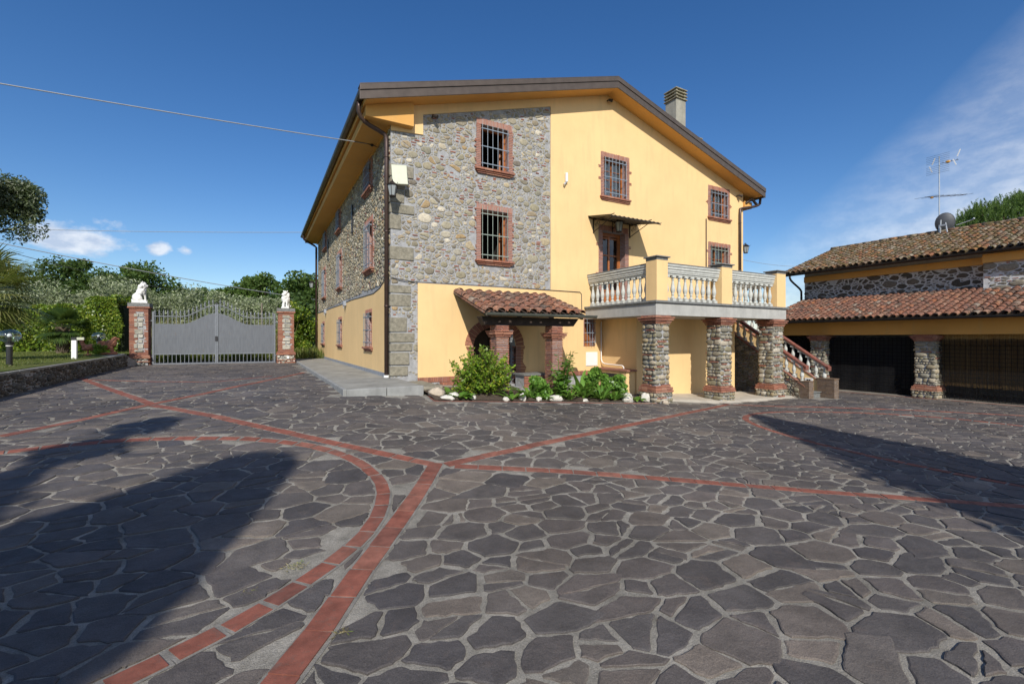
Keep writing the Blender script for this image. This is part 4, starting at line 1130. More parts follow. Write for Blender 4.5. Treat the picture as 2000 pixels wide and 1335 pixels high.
# ---- chimneys
def chimney(x, y, w, zt_, caps):
    mb = MB(); mb.box(x - w / 2, x + w / 2, y - w / 2, y + w / 2, zr(x) - .3, zt_ - .12 * caps - .02, 0)
    for k in range(caps + 1):
        z = zt_ - .12 * k
        mb.box(x - w / 2 - .05, x + w / 2 + .05, y - w / 2 - .05, y + w / 2 + .05, z - .04, z, 1)
        if k < caps:
            for a in (-1, 1):
                for b in (-1, 1): mb.box(x + a * w * .42 - .05, x + a * w * .42 + .05, y + b * w * .42 - .05, y + b * w * .42 + .05, z - .12, z - .04, 1)
    mb.build('chimney', [M_basic('chimney_render', (.30, .29, .24), .9, .2, 3, .3, 50, stain=.6), M_basic('chimney_cap', (.25, .23, .16), .95, .4, 12, .5, 50)], roof, bevel=.008)
chimney(14.0, 12.25, .52, 11.12, 3); chimney(15.95, 12.9, .3, 9.98, 2)

# ---- thin dark cable on the stucco edge and small fittings
mb = MB(); mb.tube([(2.9, WY - .04, 3.2), (3.3, WY - .045, 3.14), (3.62, WY - .04, 3.12), (6, WY - .04, 3.13), (8.88, WY - .045, 3.12), (8.94, WY - .045, 3.05), (8.95, WY - .045, 2.4), (8.9, WY - .05, 2.28)], .011, 6)
mb.tube([(2.86, 11.7, 3.2), (2.87, 12.2, 3.15)] + [(2.88, -a, b + .01) for a, b in top[1:]], .012, 6)
mb.build('wall_cable', [CABLE_D], house)
mb = MB(); mb.tube([(14.86, WY - .05, 6.2), (14.86, WY - .05, 2.7)], .02, 8); mb.build('thin_pipe', [BROWN_L], house)
GB = M_basic('grey_box', (.3, .33, .38), .6)
for y in (18.2, 24.0):
    mb = MB(); mb.box(2.78, 2.88, y - .1, y + .1, 2.9, 3.08); mb.tube([(2.8, y, 2.9), (2.8, y, 2.8)], .02, 6); mb.build('junction_box', [GB], house)

# ================================================================== things on the house
def lantern(name, label, wall_pt, out, drop=.0, size=1.0, arm=.35):
    t = thing(name, label, 'wall lantern', wall_pt)
    p = Vector(wall_pt); o = Vector(out).normalized(); c = p + o * arm; s = size
    mb = MB(); mb.tube([p + Vector((0, 0, -.12 * s)), p + Vector((0, 0, .2 * s))], .014, 6)
    mb.tube([tuple(q) for q in curve(p, p + o * arm * .4 - Vector((0, 0, .04)), p + o * arm * .55 + Vector((0, 0, .2)), c + Vector((0, 0, .26)) * s, 8)] + [tuple(c + Vector((0, 0, .2 * s)))], .011, 6)
    for k in range(12):
        a0 = k * .6; a1 = (k + 1) * .6
        q = lambda a: p + o * (arm * .35 + (.07 - .004 * a) * math.cos(a)) + Vector((0, 0, .12 + (.07 - .004 * a) * math.sin(a)))
        mb.tube([q(a0), q(a1)], .006, 5, caps=False)
    mb.build('bracket', [IRON], t)
    mb = MB()
    mb.lathe([(.14 * s, .11 * s), (.145 * s, .12 * s), (.08 * s, .17 * s), (.03 * s, .21 * s), (.012 * s, .24 * s)], tuple(c), 6)
    for k in range(6):
        a = k * math.pi / 3; ca, sa = math.cos(a), math.sin(a)
        mb.tube([c + Vector((ca * .125 * s, sa * .125 * s, .115 * s)), c + Vector((ca * .075 * s, sa * .075 * s, -.14 * s))], .007, 5)
        mb.tube([c + Vector((ca * .14 * s, sa * .14 * s, .115 * s)), c + Vector((ca * .18 * s, sa * .18 * s, .16 * s))], .006, 5)
    mb.lathe([(.08 * s, -.16 * s), (.085 * s, -.14 * s), (.06 * s, -.135 * s)], tuple(c), 6)
    mb.build('lantern_cage', [IRON], t)
    mb = MB(); mb.lathe([(.068 * s, -.135 * s), (.115 * s, .11 * s)], tuple(c), 6); mb.build('lantern_glass', [FROST], t)
lantern('wall_lantern', 'black iron lantern on the stone corner beside the brown downpipe', (2.9, 11.5, 5.3), (-.12, -1, 0), arm=.3)
lantern('wall_lantern', 'black iron lantern against the sky on the right end of the farmhouse', (17.13, 11.75, 5.33), (1, -.05, 0), arm=.42)
lantern('wall_lantern', 'hexagonal lantern hanging under the metal awning above the balcony door', (10.2, WY - .06, 5.28), (0, -1, 0), size=1.15, arm=.32)
lantern('wall_lantern', 'distant lantern by the far corner downpipe of the farmhouse', (2.88, 27.3, 4.6), (-1, 0, 0), arm=.35)
t = thing('antenna_panel', 'pale green flat panel box tilted on the stone corner above the lantern', 'panel', (3.1, 11.5, 5.5))
mb = MB(Matrix.Translation((3.1, 11.42, 5.77)) @ Matrix.Rotation(R(-14), 4, 'X') @ Matrix.Rotation(R(-12), 4, 'Z')); mb.box(-.19, .19, -.04, .04, -.27, .27); mb.build('panel', [CREAMP], t, bevel=.01)
mb = MB(); mb.tube([(3.1, 11.44, 5.7), (3.1, WY, 5.7)], .02, 8); mb.build('bracket', [GALV], t)
t = thing('security_camera', 'small white security camera on the yellow wall right of the stone panel', 'camera', (8.3, WY - .03, 6.4))
mb = MB(); mb.box(8.29, 8.36, WY - .12, WY - .05, 6.5, 6.78); mb.build('housing', [WHITE], t, bevel=.008)
mb = MB(); mb.tube([(8.25, WY - .03, 6.42), (8.25, WY - .12, 6.42), (8.31, WY - .1, 6.5)], .018, 8); mb.ball((8.24, WY - .11, 6.42), .035); mb.build('mount', [ALU], t)
for (x, y, z, lb) in ((4.0, WY - .12, 7.5, 'dark spotlight under the roof edge at the left end of the stone gable'), (10.0, WY - .1, 9.45, 'dark spotlight under the peak of the gable'), (16.7, WY - .12, 7.35, 'dark spotlight under the right end of the roof edge')):
    t = thing('spotlight', lb, 'spotlight', (x, y, z))
    mb = MB(); mb.tube([(x, y + .1, z), (x, y, z)], .02, 6); mb.tube([(x - .02, y - .02, z), (x + .09, y - .1, z - .05)], [.035, .055], 8); mb.build('lamp_head', [IRON], t)
# awning
t = thing('door_awning', 'corrugated metal awning on scrolled iron brackets above the balcony door', 'awning', (10.2, WY, 5.4))
AX0, AX1, AY = 9.2, 11.34, 10.46
n = 60; V = []; F = []
for k in range(n + 1):
    x = AX0 + (AX1 - AX0) * k / n; c = .018 * math.cos(k * 2 * math.pi / 5)
    V += [(x, WY - .031, 5.56 + c), (x, AY, 5.36 + c), (x, AY, 5.35 + c), (x, WY - .031, 5.55 + c)]
for k in range(n):
    a = k * 4; b = a + 4; F += [(a, a + 1, b + 1, b), (a + 1, a + 2, b + 2, b + 1), (a + 2, a + 3, b + 3, b + 2)]
mb = MB(); mb.add(V, F); mb.build('sheet', [SHEETM], t)
mb = MB()
for x in (9.42, 10.98):
    mb.box(x - .015, x + .015, WY - .06, WY - .031, 5.05, 5.5); mb.box(x - .012, x + .012, AY + .1, WY - .06, 5.44, 5.46)
    mb.tube([(x, WY - .05, 5.08), (x, AY + .12, 5.4)], .012, 6)
    for (cy, cz, r_) in ((WY - .28, 5.33, .08), (WY - .5, 5.38, .05), (WY - .17, 5.28, .05)):
        mb.tube([(x, cy + r_ * (1 - a * .08) * math.cos(a), cz + r_ * (1 - a * .08) * math.sin(a)) for a in [k * .55 for k in range(14)]], .006, 5)
mb.box(AX0 + .02, AX1 - .02, AY + .02, AY + .05, 5.315, 5.335); mb.box(AX0 + .02, AX1 - .02, WY - .07, WY - .04, 5.50, 5.52)
mb.build('bracket', [IRON], t)

# ================================================================== WALKWAY and pavements
mb = MB()
poly = [(1.5, 9.42), (3.06, 9.46), (3.06, WY + .3), (2.95, WY + .3), (2.95, 27.9), (1.5, 27.2)]
M2 = Matrix(((1, 0, 0, 0), (0, 0, 1, 0), (0, -1, 0, 0), (0, 0, 0, 1)))  # local z -> world y, local y -> -world z
mb.M = Matrix(((1, 0, 0, 0), (0, 0, 1, 0), (0, -1, 0, 0), (0, 0, 0, 1)))
mb.prism(poly, [], -.65, -.40)
o = mb.build('walkway', [PAVE], None, bevel=.015); structure(o); o['label'] = 'raised concrete walkway along the side wall'
mb = MB()
y = 9.42
while y < 27:
    mb.box(1.44, 1.52, y + .004, min(y + .98, 27.2), .35, .655, 0, .004); y += .98
for x in (1.5, 2.28): mb.box(x + .004, x + .776, 9.36, 9.43, .35, .655, 0, .004)
o = mb.build('kerb', [M_basic('kerb_stone', (.27, .275, .265), .9, .2, 5, .3, 60, stain=.4)], None, bevel=.012); structure(o)
xs = np.linspace(9.75, 15.6, 30)
def pavf(X, Y): return gza(X, Y) + .018
V = []; F = []
for i, x in enumerate(xs):
    y0 = 8.95 - .62 * min(1, max(0, (x - 9.75) / 1.6)) 
    for j, y in enumerate(np.linspace(y0, 10.05, 8)): V.append((x, y, gz(x, y) + (.05 if j else -.03)))
for i in range(len(xs) - 1):
    for j in range(7): a = i * 8 + j; F.append((a, a + 8, a + 9, a + 1))
mb = MB(); mb.add(V, F); o = mb.build('pavement', [PAVE_B], None); structure(o); o['label'] = 'beige concrete pavement under the balcony'
# flower bed
mb = MB()
V = []; F = []
nx = 40
for i in range(nx + 1):
    x = 3.1 + (9.1 - 3.1) * i / nx
    for j in range(9):
        y = 8.78 - .03 * i / nx + j * (WY - .05 - 8.75) / 8
        V.append((x, y, gz(x, min(y, 9.6)) + .02 + (.07 * random.random() if 0 < j else 0)))
for i in range(nx):
    for j in range(8): a = i * 9 + j; F.append((a, a + 9, a + 10, a + 1))
mb.add(V, F); o = mb.build('soil', [SOIL], None, smooth=True); structure(o); o['label'] = 'flower bed soil'
band([(3.12, 8.72), (6, 8.66), (9.1, 8.56)], w=.06, L=.28, gap=.01, name='bed_edging', label='thin red brick edging of the flower bed')
band([(3.1, 8.72), (3.18, 9.4)], w=.1, L=.28, gap=.01, name='bed_edging', label='short red brick edging at the end of the walkway')
mb = MB(); mb.box(3.1, 3.75, 10.0, WY - .06, .3, .56); o = mb.build('stone_block', [QUOIN], None, bevel=.05); tag(o, 'rough grey stone block at the foot of the corner wall by the walkway', 'stone block')

# crazy paving slabs
def lay_slabs():
    res = .02; u0, u1, v0, v1 = -4.38, 19.62, -3.0, 25.6
    nu, nv = int((u1 - u0) / res) + 1, int((v1 - v0) / res) + 1; mask = np.ones((nv, nu), bool)
    U, V = np.meshgrid(u0 + np.arange(nu) * res, v0 + np.arange(nv) * res)
    mask &= ~((U > 1.42) & (U < 3.1) & (V > 9.34)); mask &= ~((U > 2.95) & (V > 8.70) & (U < 9.2)); mask &= ~((U > 9.1) & (U < 15.7) & (V > 8.4 + .4 * np.clip((10.8 - U) / 1.6, 0, 1)))
    mask &= ~((U > 15.2) & (U < 16.3) & (V > 7.65)); mask &= ~((U > 2.9) & (V > 11)) | (U > 16.4) & (V < 14)
    for P, w in BANDS:
        for a, b in zip(P, P[1:]):
            L = math.hypot(b[0] - a[0], b[1] - a[1]); n = int(L / .03) + 2; r = w / 2 + .022; k = int(r / res) + 1
            for i in range(n):
                x = a[0] + (b[0] - a[0]) * i / (n - 1); y = a[1] + (b[1] - a[1]) * i / (n - 1); iu, iv = int((x - u0) / res), int((y - v0) / res)
                c0, c1, d0, d1 = max(iu - k, 0), min(iu + k + 1, nu), max(iv - k, 0), min(iv + k + 1, nv)
                if c0 >= c1 or d0 >= d1: continue
                uu = u0 + np.arange(c0, c1) * res - x; vv = v0 + np.arange(d0, d1) * res - y; mask[d0:d1, c0:c1] &= (uu[None, :] ** 2 + vv[:, None] ** 2 > r * r)
    def gf(x, y, rg):
        tight = .5 if (x < .9 and y < 7.6) else (.75 if x > 9 else 1.0)
        return rg.choice([.004, .007, .011, .016, .022, .034, .052]) * tight
    cells = pack_cells(u0, u1, v0, v1, [(.205, 7), (.175, 22), (.15, 60), (.125, 90)], 77, mask, res, 1.35, gapfun=gf, extra=2.4, crowd=.86, step=.055, wav=.006, split=.30, cut=.08)
    V3 = []; F3 = []; rg = random.Random(4)
    pts = []
    for (c, O, r) in cells:
        n = len(O); h = .006 + rg.uniform(0, .008); tx, ty = rg.uniform(-.012, .012), rg.uniform(-.012, .012)
        for f, hh in ((1.0, -.006), (1.0, h - .004), (1 - .010 / r, h)):
            for (x, y) in O: pts.append((c[0] + (x - c[0]) * f, c[1] + (y - c[1]) * f, hh + (tx * (x - c[0]) + ty * (y - c[1]) if hh > 0 else 0)))
        pts.append((c[0], c[1], h))
    A = np.array(pts); A[:, 2] += np.concatenate([gza(A[i:i + 20000, 0], A[i:i + 20000, 1]) for i in range(0, len(A), 20000)])
    b = 0
    for (c, O, r) in cells:
        n = len(O)
        for k in (0, 1): F3 += [(b + k * n + m, b + k * n + (m + 1) % n, b + (k + 1) * n + (m + 1) % n, b + (k + 1) * n + m) for m in range(n)]
        F3 += [(b + 2 * n + m, b + 2 * n + (m + 1) % n, b + 3 * n) for m in range(n)]; b += 3 * n + 1
    me = bpy.data.meshes.new('paving_slabs'); me.from_pydata(A.tolist(), [], F3); me.materials.append(SLAB); me.update()
    o = bpy.data.objects.new('paving_slabs', me); COL.objects.link(o); structure(o); o['label'] = 'irregular dark porphyry slabs of the yard'; o.parent = court
lay_slabs()

# rocks
def rock(x, y, s, label, mat=ROCK, seed=0, sq=(1, .8, .7)):
    rg = random.Random(seed); mb = MB(); n, m = 12, 8
    vs = []; fs = []
    ph = [rg.uniform(0, 6.28) for _ in range(6)]
    for i in range(m + 1):
        p = math.pi * i / m
        for k in range(n):
            t_ = 2 * math.pi * k / n
            r_ = 1 + .16 * math.sin(3 * t_ + ph[0]) * math.sin(p) + .12 * math.sin(2 * p * 2 + ph[1] + t_ * 2) + .08 * math.sin(5 * t_ + ph[2] + 3 * p) * math.sin(p) + rg.uniform(-.05, .05) * math.sin(p)
            vs.append((s * sq[0] * r_ * math.sin(p) * math.cos(t_), s * sq[1] * r_ * math.sin(p) * math.sin(t_), s * sq[2] * r_ * math.cos(p)))
    for i in range(m):
        for k in range(n): a = i * n + k; b = i * n + (k + 1) % n; fs.append((a, a + n, b + n, b))
    mb.add(vs, fs); o = mb.build('rock', [mat], None, smooth=True); o.location = (x, y, gz(x, y) + s * sq[2] * .55); o.rotation_euler = (0, 0, rg.uniform(0, 6))
    tag(o, label, 'rock', 'limestone rocks along the flower bed')
rock(3.3, 9.25, .19, 'largest tan round rock at the walkway end of the flower bed', ROCK_B, 1)
rock(3.42, 8.92, .12, 'flat white rock between the walkway rock and the low leafy plant', ROCK, 2, (1.3, .8, .5))
rock(3.62, 9.05, .12, 'white rock just behind the low broad-leaved plant at the left end', ROCK, 3)
rock(4.0, 8.92, .10, 'white rock at the left foot of the yellow-green shrub', ROCK, 4)
rock(4.75, 8.84, .09, 'small pale rock in front of the yellow-green shrub', ROCK, 5, (1.2, .8, .6))
rock(5.2, 8.86, .10, 'jagged white rock at the right foot of the yellow-green shrub', ROCK, 6, (.9, .8, 1.1))
rock(5.62, 8.85, .09, 'pointed white rock below the sword-leaved plant', ROCK, 7)
rock(6.08, 8.88, .14, 'long white rock left of the tall leafy plant', ROCK, 8, (1.4, .8, .6))
rock(6.95, 8.84, .09, 'small white rock under the broad leaves right of the tall plant', ROCK, 9, (1.4, .8, .5))
rock(8.3, 8.85, .19, 'large pitted white rock right of the creeping vine', ROCK, 10, (1.15, .8, .75))
rock(9.02, 8.9, .16, 'white rock leaning by the first balcony pillar', ROCK, 11, (.9, .8, .9))
rock(9.3, 8.48, .08, 'small tan rock at the foot of the first balcony pillar', ROCK_B, 12, (1.2, .8, .8))

# ================================================================== foliage tools
NR = np.random.default_rng(5)
def quads(C, D, Nn, l, w, name, mat, parent, fold=0.0):
    """C centres, D directions (unit), Nn normals; diamond shaped leaves as quads"""
    n = len(C); S_ = np.cross(D, Nn); S_ /= np.linalg.norm(S_, axis=1)[:, None] + 1e-9
    l = np.broadcast_to(l, (n,))[:, None]; w = np.broadcast_to(w, (n,))[:, None]
    v = np.empty((n, 4, 3)); v[:, 0] = C - D * l * .5; v[:, 1] = C + S_ * w * .5 + Nn * fold * w; v[:, 2] = C + D * l * .5; v[:, 3] = C - S_ * w * .5 + Nn * fold * w
    return arr_obj(name, v.reshape(-1, 3), np.arange(n * 4).reshape(n, 4), mat, parent)
def unit(n, bias=(0, 0, 0)):
    v = NR.normal(size=(n, 3)) + np.array(bias); return v / np.linalg.norm(v, axis=1)[:, None]
def cloud(clusters, per, rr=1.0):
    """clusters: array of (x,y,z,rx,ry,rz); returns points denser near each cluster's skin"""
    P = []
    for c in clusters:
        u = unit(per); r = (NR.random(per) ** .45)[:, None]
        P.append(np.array(c[:3]) + u * r * np.array(c[3:6]) * rr)
    return np.concatenate(P)
def leafmass(name, P, mat, parent, size, asp=.45, bias=(0, 0, .6)):
    n = len(P); D = unit(n, (0, 0, -.1)); N_ = unit(n, bias); N_ = N_ - D * (N_ * D).sum(1)[:, None]; N_ /= np.linalg.norm(N_, axis=1)[:, None] + 1e-9
    s = size * NR.uniform(.7, 1.3, n)
    return quads(P, D, N_, s, s * asp, name, mat, parent)
def limbs(mb, base, top, r, targets, rg):
    base = Vector(base); top = Vector(top); mid = base.lerp(top, .5) + Vector((rg.uniform(-.1, .1), rg.uniform(-.1, .1), 0)) * (top - base).length * .4
    mb.tube([base - Vector((0, 0, .2)), base, mid, top], [r * 1.35, r, r * .8, r * .6], 8)
    for tg in targets:
        tg = Vector(tg); s = mid.lerp(top, rg.uniform(.2, 1)); m = s.lerp(tg, .5) + Vector((rg.uniform(-.2, .2), rg.uniform(-.2, .2), rg.uniform(0, .3)))
        mb.tube([s, m, tg], [r * .45, r * .28, r * .1], 6)
def tree(label, x, y, H, rad, mat, leaf=.16, asp=.5, nc=26, per=260, group=None, name='tree', cat='tree', z0=.6, seed=0, base=.25, rz=None, clump=.38, fill=(1, 1), spread=1.0, tr=None):
    rg = random.Random(seed); t = thing(name, label, cat, (x, y, z0), group=group)
    cl_ = []; zc = z0 + H * (base + 1) / 2; hz = H * (1 - base) / 2
    for k in range(nc):
        u = Vector((rg.gauss(0, 1), rg.gauss(0, 1), rg.gauss(0, 1))).normalized(); q = rg.random() ** .5
        r_ = clump * rad * rg.uniform(.6, 1.2)
        cl_.append((x + u.x * rad * q * .8 * spread, y + u.y * rad * q * .8, zc + u.z * hz * q * .82, r_, r_, r_ * .75))
    mb = MB(); limbs(mb, (x, y, z0), (x, y, zc), tr or max(.08, H * .022), [c[:3] for c in cl_[::2]], rg); mb.build('trunk', [BARK], t, smooth=True)
    leafmass('crown', cloud(np.array(cl_), per), mat, t, leaf, asp); return t

# ---- flower bed plants
def shrub_bed():
    x, y, z = 4.42, 9.3, .33
    t = thing('shrub', 'round yellow-green shrub in front of the left porch pillar', 'shrub', (x, y, z)); rg = random.Random(4)
    st = MB(); P = []; D = []; L = []
    for k in range(200):
        a = rg.uniform(0, 6.28); q = rg.random() ** .5; tx = x + .74 * q * math.cos(a) * 1.05; ty = y + .45 * q * math.sin(a); tz = z + .08 + (1.12 - .4 * q ** 2) * rg.uniform(.15, 1.02)
        b = Vector((x + rg.uniform(-.1, .1), y + rg.uniform(-.1, .1), z)); e = Vector((tx, ty, tz)); m = b.lerp(e, .5) + Vector((0, 0, .06))
        st.tube([b, m, e], [.007, .005, .002], 5)
        for j in range(34):
            u = rg.uniform(.25, 1.03); p = (m.lerp(e, (u - .5) * 2) if u > .5 else b.lerp(m, u * 2)); d = Vector((rg.gauss(0, 1), rg.gauss(0, 1), rg.gauss(.3, .7))).normalized()
            P.append(p + d * .04); D.append(d); L.append(rg.uniform(.06, .10))
    st.build('stems', [BARK], t)
    P = np.array([tuple(p) for p in P]); D = np.array([tuple(p) for p in D]); N_ = unit(len(P), (0, -.3, 1.2)); N_ -= D * (N_ * D).sum(1)[:, None]; N_ /= np.linalg.norm(N_, axis=1)[:, None]
    quads(P, D, N_, np.array(L), np.array(L) * .55, 'foliage', LF_BRIGHT, t)
shrub_bed()
def tall_plant():
    x, y, z = 6.5, 9.2, .18
    t = thing('leafy_plant', 'tall dark green leafy plant in front of the right porch pillar', 'plant', (x, y, z)); rg = random.Random(8)
    st = MB(); P = []; D = []; L = []
    for k in range(18):
        a = rg.uniform(0, 6.28); q = rg.uniform(.1, .5); h = rg.uniform(.55, 1.2)
        b = Vector((x + rg.uniform(-.1, .1), y + rg.uniform(-.1, .1), z)); e = Vector((x + q * math.cos(a), y + q * math.sin(a) * .7, z + h)); st.tube([b, b.lerp(e, .5), e], [.012, .009, .005], 6)
        for j in range(20):
            u = .2 + .8 * j / 20; p = b.lerp(e, u); aa = j * 2.4 + k; d = Vector((math.cos(aa), math.sin(aa), rg.uniform(-.35, .3))).normalized(); l = .20 * (1.15 - .5 * u) * rg.uniform(.8, 1.2)
            P.append(p + d * l * .55); D.append(d); L.append(l)
    st.build('stems', [LF_BROAD], t); P = np.array([tuple(p) for p in P]); D = np.array([tuple(p) for p in D]); N_ = unit(len(P), (0, 0, 3)); N_ -= D * (N_ * D).sum(1)[:, None]; N_ /= np.linalg.norm(N_, axis=1)[:, None]
    quads(P, D, N_, np.array(L), np.array(L) * .5, 'foliage', LF_BROAD, t)
tall_plant()
def blade_plant(name, label, x, y, n, L, W, seed, mat=LF_BROAD, up=.8, z=None):
    z = gz(x, y) + .03 if z is None else z; t = thing(name, label, 'plant', (x, y, z)); rg = random.Random(seed); mb = MB()
    for k in range(n):
        a = rg.uniform(0, 6.28); l = L * rg.uniform(.6, 1.15); w = W * rg.uniform(.7, 1.2); d = Vector((math.cos(a), math.sin(a), 0)); s = Vector((-d.y, d.x, 0)); b = Vector((x, y, z)) + d * rg.uniform(0, .08); u = rg.uniform(up * .7, min(1, up * 1.2)); pts = []
        seg = 6; p = b.copy(); el = math.asin(min(.98, u))
        for i in range(seg + 1):
            f = i / seg; ww = w * math.sin(math.pi * min(.97, f * .82 + .12)) * .5
            pts.append((p + s * ww + Vector((0, 0, ww * .3)), p.copy(), p - s * ww + Vector((0, 0, ww * .3))))
            e2 = el - f * rg.uniform(.5, 1.3); p = p + (d * math.cos(e2) + Vector((0, 0, math.sin(e2)))) * l / seg
        vs = [tuple(q) for tr in pts for q in tr]; fs = []
        for i in range(seg):
            q = i * 3; fs += [(q, q + 1, q + 4, q + 3), (q + 1, q + 2, q + 5, q + 4)]
        mb.add(vs, fs)
    mb.build('foliage', [mat], t, smooth=True)
blade_plant('broadleaf_plant', 'low cabbage-like plant at the left end of the flower bed', 3.75, 8.98, 22, .34, .15, 1, up=.5)
blade_plant('sword_plant', 'sword-leaved plant between the shrub and the tall leafy plant', 5.5, 9.0, 14, .62, .10, 2, up=.85)
blade_plant('broadleaf_plant', 'long-leaved plant right beside the tall leafy plant', 7.1, 9.05, 20, .66, .11, 3, up=.85)
blade_plant('broadleaf_plant', 'drooping dock-like plant at the right foot of the yellow-green shrub', 4.95, 8.92, 10, .42, .12, 4, up=.6)
blade_plant('broadleaf_plant', 'low plant with upright leaves in the middle of the right half of the bed', 7.6, 8.95, 26, .45, .07, 5, up=.8)
blade_plant('broadleaf_plant', 'small leafy clump between the pitted white rock and the first pillar', 8.72, 8.9, 14, .26, .12, 6, up=.6)
blade_plant('broadleaf_plant', 'narrow-leaved clump in front of the tall leafy plant', 6.55, 8.92, 26, .42, .06, 7, up=.8)
blade_plant('broadleaf_plant', 'broad upright clump just left of the pitted white rock', 7.95, 8.92, 22, .42, .09, 8, up=.75)
blade_plant('broadleaf_plant', 'leafy rosette between the flat white rocks and the yellow-green shrub', 3.62, 9.35, 18, .30, .13, 9, up=.6)
blade_plant('broadleaf_plant', 'small rosette in front of the loose weed patch', 5.85, 8.88, 16, .28, .08, 10, up=.6)
blade_plant('broadleaf_plant', 'tall lance-leaved clump behind the long-leaved plant', 7.25, 9.4, 18, .75, .12, 11, up=.9)
for (x, y, h, w, lb, sd) in ((7.75, 9.4, .75, .5, 'bushy green vine rising in front of the white hatch', 1), (8.35, 9.25, .6, .35, 'climbing vine with heart-shaped leaves before the dark cupboard', 2), (5.75, 9.15, .45, .35, 'loose green weed patch between the porch pillars', 3)):
    t = thing('vine_plant', lb, 'plant', (x, y, gz(x, y))); rg = random.Random(sd); z = gz(x, y)
    cs = [(x + rg.uniform(-w, w) * (1 - k / 22), y + rg.uniform(-.2, .2), z + h * (k + .5) / 16, .15, .13, .1) for k in range(16)]
    leafmass('foliage', cloud(np.array(cs), 130), LF_BROAD, t, .10, .8); mb = MB()
    for k in range(5): mb.tube([(x, y, z), (x + rg.uniform(-.1, .1), y, z + h * .5), (x + rg.uniform(-.2, .2), y, z + h)], .005, 5)
    mb.build('stems', [LF_BROAD], t)
# weeds in the paving joints
def weeds(x, y, r, n, mat, name, sz, flat=.3):
    a = NR.uniform(0, 6.28, n); q = r * NR.random(n) ** .5; P = np.stack([x + q * np.cos(a), y + q * np.sin(a) * .5, np.zeros(n)], 1); P[:, 2] = gza(P[:, 0], P[:, 1]) + .015
    D = unit(n, (0, 0, flat)); D[:, 2] = abs(D[:, 2]) * flat; D /= np.linalg.norm(D, axis=1)[:, None]; N_ = unit(n, (0, 0, 1)); s = sz * NR.uniform(.6, 1.4, n)
    return quads(P + D * s[:, None] * .5, D, N_, s, s * .12, name, mat, None)
for (x, y, r, n, m, sz) in ((.22, 3.62, .09, 90, LF_DRY, .028), (.40, 2.72, .05, 40, LF_DRY, .035), (-.05, 3.42, .05, 20, LF_DRY, .025), (.25, 3.66, .03, 16, LF_BRIGHT, .03)):
    tag(weeds(x, y, r, n, m, 'weeds', sz), 'dry weeds in the paving joints', None, None, 'stuff')

# ================================================================== LEFT GARDEN
t = thing('garden_wall', 'low dark stone retaining wall edging the lawn on the left', 'wall', (-4.5, 17, .5))
def lwz(y): return .985 + .008 * (y - 13)
mb = MB(); n = 30
ys = np.linspace(-4, 22.2, n + 1)
for a, b in zip(ys, ys[1:]): mb.hexa([(-4.75, a, .0), (-4.4, a, .0), (-4.4, b, .0), (-4.75, b, .0)], [(-4.75, a, lwz(a) - .05), (-4.4, a, lwz(a) - .05), (-4.4, b, lwz(b) - .05), (-4.75, b, lwz(b) - .05)])
mb.hexa([(-4.75, 22.2, 0), (-4.4, 22.2, 0), (-4.2, 22.84, 0), (-4.6, 22.84, 0)], [(-4.75, 22.2, 1.0), (-4.4, 22.2, 1.0), (-4.2, 22.84, .75), (-4.6, 22.84, .75)])
mb.build('wall_core', [MORTAR], t)
FR = Matrix(((0, -1, 0, -4.4), (1, 0, 0, 0), (0, 0, 1, 0), (0, 0, 0, 1)))
mb = MB(FR); rubble(mb, 2.0, 22.4, .2, 1.0, [(.13, 10), (.09, 60), (.055, 250), (.03, 300)], 71, lambda U, Z: (Z < lwz(U) - .06), .4, .08, step=.1)
o = mb.build('stone_face', [DSTONE, BRICK_D], t); sm_by_mat(o)
mb = MB(); y = -4
while y < 21.9:
    l = random.uniform(.5, .9); mb.hexa([(-4.8, y, lwz(y) - .05), (-4.36, y, lwz(y) - .05), (-4.36, y + l - .01, lwz(y + l) - .05), (-4.8, y + l - .01, lwz(y + l) - .05)], [(-4.8, y, lwz(y)), (-4.36, y, lwz(y)), (-4.36, y + l - .01, lwz(y + l)), (-4.8, y + l - .01, lwz(y + l))]); y += l
mb.build('coping', [PAVE], t, bevel=.01)

# lawn blades
n = 26000; x = NR.uniform(-12, -4.85, n); y = NR.uniform(12, 25, n)
P = np.stack([x, y, 1.0 + .006 * (y - 13) + .03 * np.sin(x * .7) * np.sin(y * .5) * (x < -5)], 1); D = unit(n, (0, 0, 2.2)); s = NR.uniform(.03, .07, n)
tag(quads(P + D * s[:, None] * .4, D, unit(n), s, s * .22, 'grass', LF_GRASS, None), 'short grass of the lawn', None, None, 'stuff')

def globe_lamp(x, y, label, h=.7):
    z0 = 1.0 + .006 * (y - 13); t = thing('globe_lamp', label, 'garden lamp', (x, y, z0), group='globe lamps on the lawn')
    mb = MB(); mb.tube([(x, y, z0 - .05), (x, y, z0 + h - .24)], .055, 14); mb.build('post', [BLACKP], t, smooth=False)
    mb = MB(); mb.tube([(x, y, z0 + h - .24), (x, y, z0 + h - .215)], .06, 14); mb.build('collar', [WHITE], t)
    mb = MB(); mb.tube([(x, y, z0 + h - .215), (x, y, z0 + h - .13)], .07, 14); mb.tube([(x, y, z0 + h - .13), (x, y, z0 + h - .03)], .04, 10); mb.build('lamp_base', [BLACKP], t)
    mb = MB(); mb.ball((x, y, z0 + h + .01), (.045, .045, .05)); mb.build('bulb', [WHITE], t, smooth=True)
    mb = MB(); mb.ball((x, y, z0 + h), (.205, .205, .16), 24, 14); mb.build('globe', [GLOBE], t, smooth=True)
globe_lamp(-5.13, 15.09, 'larger nearer globe lamp on a black post at the left edge of the photo')
globe_lamp(-5.25, 22.4, 'smaller globe lamp between the two terracotta birds', .68)
